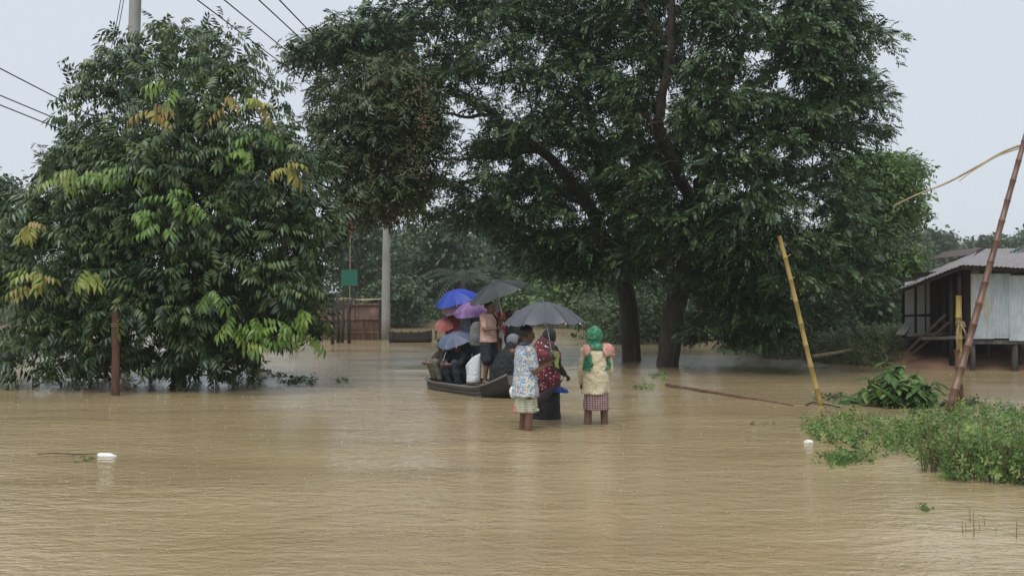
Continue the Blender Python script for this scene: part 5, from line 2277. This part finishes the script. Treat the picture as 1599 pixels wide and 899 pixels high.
# two more at the back, mostly hidden
p0 = P(703, 590, 20.95)
J11 = pose(.88, elR=(.2, .12, 1.12), wrR=(.1, .26, 1.22))
q11, H, hr = person('person in a rose scarf standing at the far left back of the boat', (p0[0] + .08, p0[1], FL + .04), R(40), J11, .88, 'skin', curlR=.9, nR=(-.2, -.2, 1), hair=None)
shirt(q11, J11, 'rose_cloth', .88, 1.6, .5, 1.05)
trousers(q11, J11, 'navy_cloth', .88, 1.9)
cap_scarf(q11, H, hr, .88, 'rose_cloth')
h11 = q11.location + rotz(J11['wrR'] + Vector((-.02, .06, .08)), R(40))
umbrella('pale pink umbrella tucked under the blue umbrella', P(707, 470, 20.55), (-.35, -.5, .8), .3, .13, 'umb_pink', h11, 8)
umbrella('small red umbrella behind the maroon shirt', P(694, 500, 20.7), (-.3, -.7, .8), .24, .1, 'umb_red', h11 + Vector((0, 0, -.1)), 8)

# boy in the pink shirt
p0 = P(763, 594, 19.25)
J4 = pose(.93, elL=(-.21, .06, 1.1), wrL=(-.1, .24, 1.26), elR=(.22, .08, 1.1), wrR=(.1, .25, 1.12), knR=(.12, .06, .47), anR=(.11, -.01, .08), head=(0, .03, 1.55))
q4, H, hr = person('boy in a pale pink shirt and navy shorts standing in the boat', (p0[0], p0[1], .145), R(-128), J4, .93, 'skin_warm', yaw=R(25), pitch=R(-4), vox=.009, curlL=.95, curlR=.8, nL=(.3, -.2, 1), nR=(-.3, -.2, 1))
shirt(q4, J4, 'pink_cotton', .93, .75, .84, 1.05)
trousers(q4, J4, 'navy_cloth', .93, .96, 1.08, 'shorts', 1.15)
garment(q4, 'shoulder_strap', 'black_cloth', [('c', V3((-.12, .12, 1.3)) * .93, V3((-.1, .03, 1.42)) * .93, .022, .022), ('c', V3((-.12, .12, 1.3)) * .93, V3((-.16, .1, 1.1)) * .93, .022, .022)], .011, 1, 0)
h4 = q4.location + rotz(J4['wrL'] + Vector((.03, .07, .08)), R(-128))
umbrella('large black umbrella held by the boy in the pink shirt', P(771, 441, 19.2), (-.38, -.16, 1), .57, .22, 'umb_black', h4, 8)
# white cloth panel hanging by his legs
m_ = MB()
vs, fs = [], []
for i in range(10):
    for jj in range(8):
        t, q = i / 9, jj / 7
        u = 727 + 3 * t + (23 - 4 * t) * q
        v = 571 - 20 * q ** .7 + (598 - 571 + 20 * q ** .7 - 1.5 * q) * t
        vs.append(P(u, v, 19.28 + .05 * math.sin(q * 5 + t * 2)))
for i in range(9):
    for jj in range(7):
        fs.append((i * 8 + jj, i * 8 + jj + 1, i * 8 + jj + 9, i * 8 + jj + 8))
m_.add(vs, fs)
o = m_.build('white_sheet', 'white_cloth', None, True)
o.modifiers.new('solid', 'SOLIDIFY').thickness = .03
tag(o, 'white cloth bundle hanging down beside the legs of the boy in the boat', 'cloth')

# black seated woman on the right
p0 = P(787, 594, 18.75)
J9 = seat_pose(1.05, .05)
for S_, x_ in (('L', -1), ('R', 1)):
    J9['el' + S_], J9['wr' + S_], J9['kn' + S_] = V3((x_ * .16, .16, .5)), V3((x_ * .05, .3, .42)), V3((x_ * .1, .3, .42))
q9, H, hr = person('woman sitting wrapped in black at the near end of the boat', (p0[0], p0[1] + .1, .1), R(-70), J9, 1.05, 'skin', yaw=0, pitch=R(-20), hair=None)
j = J9
garment(q9, 'black_robe', 'black_cloth', [
    ('l', [ring(j['head'] + Vector((0, -.03, .04)), .085, .09), ring(j['neck'], .13, .12), ring(j['chest'] + Vector((0, .05, .08)), .27, .23), ring(j['waist'] + Vector((0, .1, .02)), .29, .33),
           ring(j['pelvis'] + Vector((0, .14, .02)), .29, .36, fold=.05), ring(j['pelvis'] + Vector((0, .16, -.16)), .3, .38, fold=.06)])], .014, 2, .016)
cap_scarf(q9, H, hr, 1.05, 'grey_cloth', 'headscarf')

# people standing at the back right
p0 = P(795, 592, 19.35)
J10 = pose(.9)
q10, H, hr = person('child in a white shirt with a red strap behind the woman in black', (p0[0] + .02, p0[1], .02), R(-30), J10, .9, 'skin_warm', yaw=R(-30))
shirt(q10, J10, 'white_cloth', .9, .8, .8)
trousers(q10, J10, 'grey_cloth', .9, 1.9)
garment(q10, 'red_strap', 'red_cloth', [('c', V3((-.13, -.14, 1.38)) * .9, V3((.02, -.17, 1.1)) * .9, .03, .03)], .011, 1, 0)
p0 = P(777, 592, 19.6)
J12 = pose(.88)
q12, H, hr = person('person in a tan and red shawl behind the boy in the pink shirt', (p0[0] + .06, p0[1], .02), R(20), J12, .88, 'skin_warm', hair=None)
shirt(q12, J12, 'tan_cloth', .88, 1.7, .6, 1.05)
trousers(q12, J12, 'navy_cloth', .88, 1.9)
cap_scarf(q12, H, hr, .88, 'red_cloth')
p0 = P(806, 592, 19.2)
J13 = pose(.9)
q13, H, hr = person('woman in a rose headscarf and dark robe behind the man with the slate umbrella', (p0[0] + .02, p0[1], .02), R(-20), J13, .9, 'skin', hair=None)
shirt(q13, J13, 'black_cloth', .9, 1.8, .5, 1.1)
trousers(q13, J13, 'black_cloth', .9, 1.9)
cap_scarf(q13, H, hr, .9, 'rose_cloth')
# mooring rope coil at the left end
m_ = MB()
c = P(687, 590, 20.35)
for k_ in range(3):
    m_.tube([c + np.array((math.cos(a) * (.11 - .015 * k_), math.sin(a) * .08, .02 + .022 * k_ + .006 * math.sin(2 * a))) for a in np.linspace(0, 2 * PI, 15)], .012, 6)
tag(m_.build('rope_coil', 'plastic_white', None, True), 'pale rope coil on the left end of the crowded boat', 'rope')


# ------------------------------------------------------------------ low plants, weeds and litter
def leafpart(root, mesh_list, g, p, d, size, m):
    me = mesh_list[g.randrange(len(mesh_list))]
    o = bpy.data.objects.new('leaf', me)
    COL.objects.link(o)
    o.parent = root
    o.location = Vector(p) - Vector(root.location)
    o.rotation_euler = Vector(d).to_track_quat('X', 'Z').to_euler()
    o.scale = (size,) * 3


def broad_leaf_meshes(m, tints, seed=1):
    res = []
    g = random.Random(seed)
    for t in tints:
        mb = MB()
        n = 6
        vs, fs = [], []
        for i in range(n + 1):
            x = i / n
            wd = .24 * math.sin(PI * min(1, x ** .75 * 1.0)) + .004
            z = -.38 * x * x
            vs += [(x, -wd, z - .1 * wd), (x, 0, z + .05), (x, wd, z - .1 * wd)]
        for i in range(n):
            for k_ in (0, 1):
                a = i * 3 + k_
                fs.append((a, a + 3, a + 4, a + 1))
        mb.add(vs, fs)
        me = mb.mesh('leaf', True)
        at_ = me.attributes.new('tint', 'FLOAT', 'POINT')
        at_.data.foreach_set('value', [t] * len(vs))
        me.materials.append(MATS[m])
        res.append(me)
    return res


LM = broad_leaf_meshes('leaf_weed', (.0, .15, .3, .5, .75))


def shrub():
    g = random.Random(14)
    c = G(1408, 634)
    root = thing('broadleaf_shrub', 'big leafed green shrub half drowned between the two leaning bamboo poles', 'shrub', (c[0], c[1], -.3))
    D = c[1]
    for k_ in range(40):
        u = 1408 + g.gauss(0, 40)
        top = 628 - 58 * math.exp(-((u - 1402) / 58) ** 2) * g.uniform(.55, 1.15)
        if k_ == 0:
            u, top = 1385, 558
        if k_ == 1:
            u, top = 1460, 592
        if k_ == 2:
            u, top = 1352, 588
        Dk = D + g.uniform(-.3, .9)
        a, b = np.array((c[0] + g.uniform(-.25, .25), Dk, -.3)), P(u, top, Dk)
        mid = (a + b) / 2 + np.array((0, 0, .15))
        m_ = MB()
        sp = smooth_path([a, mid, b], 3)
        m_.tube(sp, list(np.linspace(.014, .006, len(sp))), 5)
        at(m_.build('stem', 'leaf_stem', None), root)
        for q in range(13):
            t = g.uniform(.35, 1.0)
            p = sp[int(t * (len(sp) - 1))]
            an = g.uniform(0, 2 * PI)
            if p[2] < .03:
                continue
            leafpart(root, LM, g, p + np.array((g.gauss(0, .02), g.gauss(0, .02), 0)), (math.cos(an), math.sin(an) - .25, g.uniform(-.75, .35)), g.uniform(.13, .27), None)


simple('leaf_stem', (.09, .11, .05), .3, 9, .7, 0)
shrub()


def weed_sets(pts, dirs, size, rng, tint=(.5, .22), kind='weed'):
    sets = []
    for c in np.array_split(np.arange(len(pts)), 3):
        sets.append((template(kind, rng), frames(dirs[c], rng, .6), size[c], pts[c], np.clip(rng.normal(tint[0], tint[1], len(c)), 0, 1)))
    return sets


def weeds():
    rng = np.random.default_rng(21)
    # creeping mat in front of the shrub
    mat_poly = [(1252, 668), (1275, 652), (1310, 648), (1345, 655), (1400, 662), (1450, 655), (1500, 650), (1560, 650), (1640, 650), (1640, 745), (1560, 742), (1470, 730), (1420, 712), (1350, 702), (1290, 692), (1262, 684)]
    T, S_, Dd = [], [], []
    while len(T) < 1500:
        u, v = rng.uniform(1250, 1640), rng.uniform(648, 745)
        if not inpoly((u, v), mat_poly):
            continue
        p = G(u, v, 0)
        p[2] = -.05 + rng.uniform(0, .1) * (1 + 1.4 * (u > 1400))
        T.append(p)
        S_.append(rng.uniform(.14, .26))
        Dd.append((rng.normal(0, .7), rng.normal(0, .7), rng.uniform(.1, .9)))
    for (cu, cv, ru, rv, n) in ((1330, 716, 40, 7, 70), (1312, 722, 25, 4, 30)):
        for _ in range(n):
            p = G(cu + rng.normal(0, ru * .5), cv + rng.normal(0, rv * .5), 0)
            p[2] = rng.uniform(-.03, .05)
            T.append(p); S_.append(rng.uniform(.12, .22)); Dd.append((rng.normal(0, .8), rng.normal(0, .8), rng.uniform(0, .5)))
    T, S_, Dd = np.array(T), np.array(S_), np.array(Dd)
    o = link('creeping_weed', scatter_mesh('creeping_weed', weed_sets(T, Dd, S_, rng, (.58, .25))), 'leaf_weed')
    tag(o, 'mat of bright green creeping weeds spreading over the water at the right', 'weeds', kind='stuff')
    # taller herbs standing in it
    spots = [(1455, 735, 640, 'tall weed at the left end of the herb row by the right edge'), (1478, 742, 650, 'tall weed second from left in the herb row by the right edge'),
             (1505, 748, 640, 'bushy weed third from left in the herb row by the right edge'), (1530, 745, 665, 'low bushy weed in the middle of the herb row by the right edge'),
             (1556, 750, 648, 'weed with reddish stems right of the middle of the herb row'), (1580, 752, 655, 'weed second from right in the herb row by the right edge'),
             (1605, 755, 640, 'weed cut by the right edge of the picture'), (1400, 690, 652, 'small weed rising from the mat in front of the shrub'),
             (1290, 680, 648, 'rounded weed at the left end of the green mat')]
    for i, (u, vb, vt, lab) in enumerate(spots):
        c = G(u, vb)
        root = thing('weed_plant', lab, 'plant', (c[0], c[1], -.2), 0, 'weeds along the right edge')
        hgt = P(u, vt + 26, c[1])[2]
        pts, dd, sz = [], [], []
        for k_ in range(9):
            a = rng.uniform(0, 2 * PI)
            ln = hgt * rng.uniform(.45, 1.35)
            sp_ = .38 * ln + .05
            tip = np.array((c[0] + math.cos(a) * sp_ * rng.uniform(.3, 1), c[1] + math.sin(a) * sp_ * .6, ln))
            b0 = np.array((c[0] + rng.normal(0, .04), c[1] + rng.normal(0, .04), -.2))
            m_ = MB()
            path = smooth_path([b0, (b0 + tip) / 2 + rng.normal(0, .03, 3), tip], 3)
            m_.tube(path, list(np.linspace(.008, .003, len(path))), 4)
            at(m_.build('stem', 'weed_stem', None), root)
            for q in range(7):
                t = rng.uniform(.3, 1)
                p = path[int(t * (len(path) - 1))]
                if p[2] < .0:
                    continue
                pts.append(p + rng.normal(0, .02, 3))
                dd.append(np.array((math.cos(a), math.sin(a), .6)) + rng.normal(0, .6, 3))
                sz.append(rng.uniform(.08, .26))
        me = scatter_mesh('leaves', weed_sets(np.array(pts), np.array(dd), np.array(sz), rng, (.58, .28)))
        at(link('leaves', me, 'leaf_weed'), root)['kind'] = 'stuff'


simple('weed_stem', (.14, .09, .05), .3, 9, .7, 0)
weeds()


def floats():
    rng = np.random.default_rng(6)
    L = [(465, 594, 26, 9, 60, 'largest dark floating weed clump right of the broadleaf tree'), (405, 580, 18, 5, 22, 'flat floating weed clump close to the broadleaf tree'),
         (425, 587, 12, 3, 10, 'small weed scrap between the two floating clumps by the broadleaf tree'), (530, 594, 8, 5, 12, 'single small floating weed tuft left of the boat'),
         (1002, 605, 18, 4, 24, 'light green floating weed right of the person in yellow'), (1028, 588, 14, 8, 26, 'green floating tuft before the thick tree trunk'),
         (1190, 663, 20, 4, 10, 'faint green weed scrap left of the weed mat'), (1447, 793, 10, 4, 8, 'tiny green leaf floating in the lower right'),
         (132, 719, 16, 3, 8, 'faint green weed scrap beside the white bottle'), (1300, 622, 26, 5, 34, 'low weeds at the foot of the yellow bamboo pole'),
         (1508, 630, 22, 6, 40, 'low weeds round the feet of the lashed bamboo posts'), (395, 596, 10, 3, 14, 'dark weed trailing at the right foot of the broadleaf tree')]
    for (u, v, ru, rv, n, lab) in L:
        c = G(u, v)
        T, dd, sz = [], [], []
        for _ in range(n):
            p = G(u + rng.uniform(-1, 1) * ru, v + rng.uniform(-.5, 1) * rv * .8, 0)
            p[2] = rng.uniform(-.01, .05)
            T.append(p - np.array((c[0], c[1], 0)))
            dd.append((rng.normal(0, 1), rng.normal(0, 1), rng.uniform(-.1, .5)))
            sz.append(rng.uniform(.12, .26) * (1 if v < 640 else .55))
        mm = 'leaf_weed' if 'green' in lab else 'leaf_float'
        o = link('floating_weed', scatter_mesh('floating_weed', weed_sets(np.array(T), np.array(dd), np.array(sz), rng)), mm)
        o.location = (c[0], c[1], 0)
        tag(o, lab, 'weed', 'weed clumps on the water', 'stuff')


floats()


def reeds():
    g = random.Random(4)
    for i, (u, v, h) in enumerate(((1503, 832, 20), (1509, 830, 14), (1520, 838, 40), (1530, 828, 12), (1538, 820, 14), (1514, 815, 22), (1585, 840, 30), (1553, 830, 8))):
        a = G(u, v)
        b = P(u + g.uniform(-2, 3), v - h, a[1])
        m_ = MB()
        a[2] = -.1
        m_.tube([a, (a + b) / 2 + np.array((.004, 0, 0)), b], [.004, .0035, .0015], 4)
        lab = ['leftmost thin dark grass blade in the lower right water', 'short grass blade beside the leftmost one in lower right', 'tallest thin grass blade of the group in lower right',
               'short slanting grass blade right of the tallest one', 'grass blade at the right of the group in lower right', 'grass blade behind the tallest one in lower right',
               'lone dark grass stalk near the lower right edge', 'tiny grass tip left of the lone stalk'][i]
        tag(m_.build('grass_blade', 'weed_stem', None), lab, 'grass', 'grass blades in the lower right water')


reeds()


def litter():
    c = G(168, 710)
    root = thing('plastic_bottle', 'white plastic bottle floating in the left foreground', 'bottle', (c[0], c[1], -.012), R(-12))
    root.scale = (.72, .72, .6)
    prof = [(-.15, .02), (-.148, .05), (-.13, .058), (-.06, .058), (-.055, .054), (-.05, .058), (.04, .058), (.09, .04), (.12, .022), (.135, .02)]
    m_ = MB()
    m_.tube([(x, 0, 0) for x, r in prof], [r for x, r in prof], 14)
    m_.build('bottle_body', 'plastic_white', root, True)
    m_ = MB()
    m_.tube([(.128, 0, 0), (.132, 0, 0), (.155, 0, 0)], [.022, .024, .024], 12)
    m_.build('cap', 'plastic_white', root)
    c = G(1263, 691)
    m_ = MB()
    m_.ellipsoid((0, 0, .01), (.06, .04, .028), None, 12, 8)
    o = m_.build('plastic_scrap', 'plastic_white', None, True, .012, 1)
    dm = o.modifiers.new('crumple', 'DISPLACE'); dm.texture = bpy.data.textures['crumple']; dm.strength = .05; dm.texture_coords = 'GLOBAL'
    o.location = (c[0], c[1], 0)
    tag(o, 'white plastic scrap caught at the left end of the weed mat', 'litter')
    # twig on the water beside the bottle
    a, b = G(58, 708, .005), G(150, 708, .005)
    m_ = MB()
    m_.tube([a, a * .7 + b * .3 + np.array((0, .05, 0)), a * .35 + b * .65 - np.array((0, .04, 0)), b], .0045, 5)
    tag(m_.build('floating_twig', 'wood_dark', None), 'thin dark twig floating left of the white bottle', 'twig')
    # trailing creeper ends at the foot of the yellow bamboo
    pts = [G(u, v, .02) for u, v in ((1258, 632), (1268, 628), (1283, 630), (1300, 633), (1312, 636))]
    m_ = MB()
    m_.tube(smooth_path(pts, 3), .012, 5)
    tag(m_.build('drift_twig', 'wood_dark', None), 'curved dark twig caught at the foot of the yellow bamboo pole', 'twig')


litter()


def splashes():
    # flat pale flecks: raindrop splashes that also imitate light glints by their colour
    rng = np.random.default_rng(44)
    n = 700
    T = []
    while len(T) < n:
        u, v = rng.uniform(-40, 1640), 560 + 345 * rng.random() ** .8
        p = G(u, v, .004)
        T.append(p)
    T = np.array(T)
    vs = np.array([(math.cos(a) * r_, math.sin(a) * r_, z_) for (r_, z_) in ((.5, 0), (1, .08), (.85, .2)) for a in np.linspace(0, 2 * PI, 6, endpoint=False)] + [(0, 0, .1)])
    fs = []
    for j in range(2):
        for i in range(6):
            fs.append((j * 6 + i, j * 6 + (i + 1) % 6, j * 6 + 6 + (i + 1) % 6, j * 6 + 6 + i))
    fs = np.array(fs)
    Rm = frames(np.stack([rng.normal(0, 1, n), rng.normal(0, 1, n), np.zeros(n)], 1), rng, .05)
    me = scatter_mesh('splash_glint', [((vs, fs, np.zeros(len(vs))), Rm, rng.uniform(.0008, .0013, n) * (T[:, 1] - 1), T, np.zeros(n))])
    o = link('splash_glint', me, 'fleck_pale')
    tag(o, 'tiny pale flecks for raindrop splashes and light glints scattered over the floodwater', 'splashes', kind='stuff')


simple('fleck_pale', (.6, .55, .45), .2, 20, .2, 0)
splashes()


def bank_grass():
    rng = np.random.default_rng(17)
    n = 2600
    X = rng.uniform(7.4, 12.0, n)
    Y = rng.uniform(26.6, 33, n)
    Z = np.zeros(n)
    T, dd, sz = [], [], []
    for x, y in zip(X, Y):
        m = math.exp(-(((x - 12.2) / 3.4) ** 4) - (((y - 30.6) / 3.9) ** 4))
        m2 = math.exp(-(((x - 9.6) / 2.6) ** 4) - (((y - 36) / 6.0) ** 4))
        z = max(-.32 + m * 1.02, -.32 + m2 * .78)
        if z < -.06 or (x > 10.6 and y < 29):
            continue
        T.append((x, y, z + .03)); dd.append((rng.normal(0, .6), rng.normal(0, .6) - .2, rng.uniform(.3, 1))); sz.append(rng.uniform(.2, .42))
    o = link('bank_grass', scatter_mesh('bank_grass', weed_sets(np.array(T), np.array(dd), np.array(sz), rng, (.35, .22))), 'leaf_bank')
    tag(o, 'low green growth covering the bank left of the house', 'grass', kind='stuff')


leafmat('leaf_bank', [(0, (.07, .1, .04)), (.5, (.13, .17, .06)), (1, (.22, .24, .11))], .55, .25)
bank_grass()


# ------------------------------------------------------------------ rain-laden air
def haze():
    mb = MB()
    mb.box((0, 364, 14), (860, 800, 32))
    b = NB('haze')
    b.t.nodes.remove(b.b)
    pv = b.n('ShaderNodeVolumePrincipled')
    pv.inputs['Color'].default_value = (.86, .93, 1.0, 1)
    pv.inputs['Density'].default_value = HAZE
    pv.inputs['Anisotropy'].default_value = .2
    b.l(pv.outputs[0], b.out.inputs['Volume'])
    o = mb.build('haze', 'haze')
    tag(o, 'grey rain haze filling the air over the flood', 'haze', kind='stuff')


HAZE = .0006
haze()
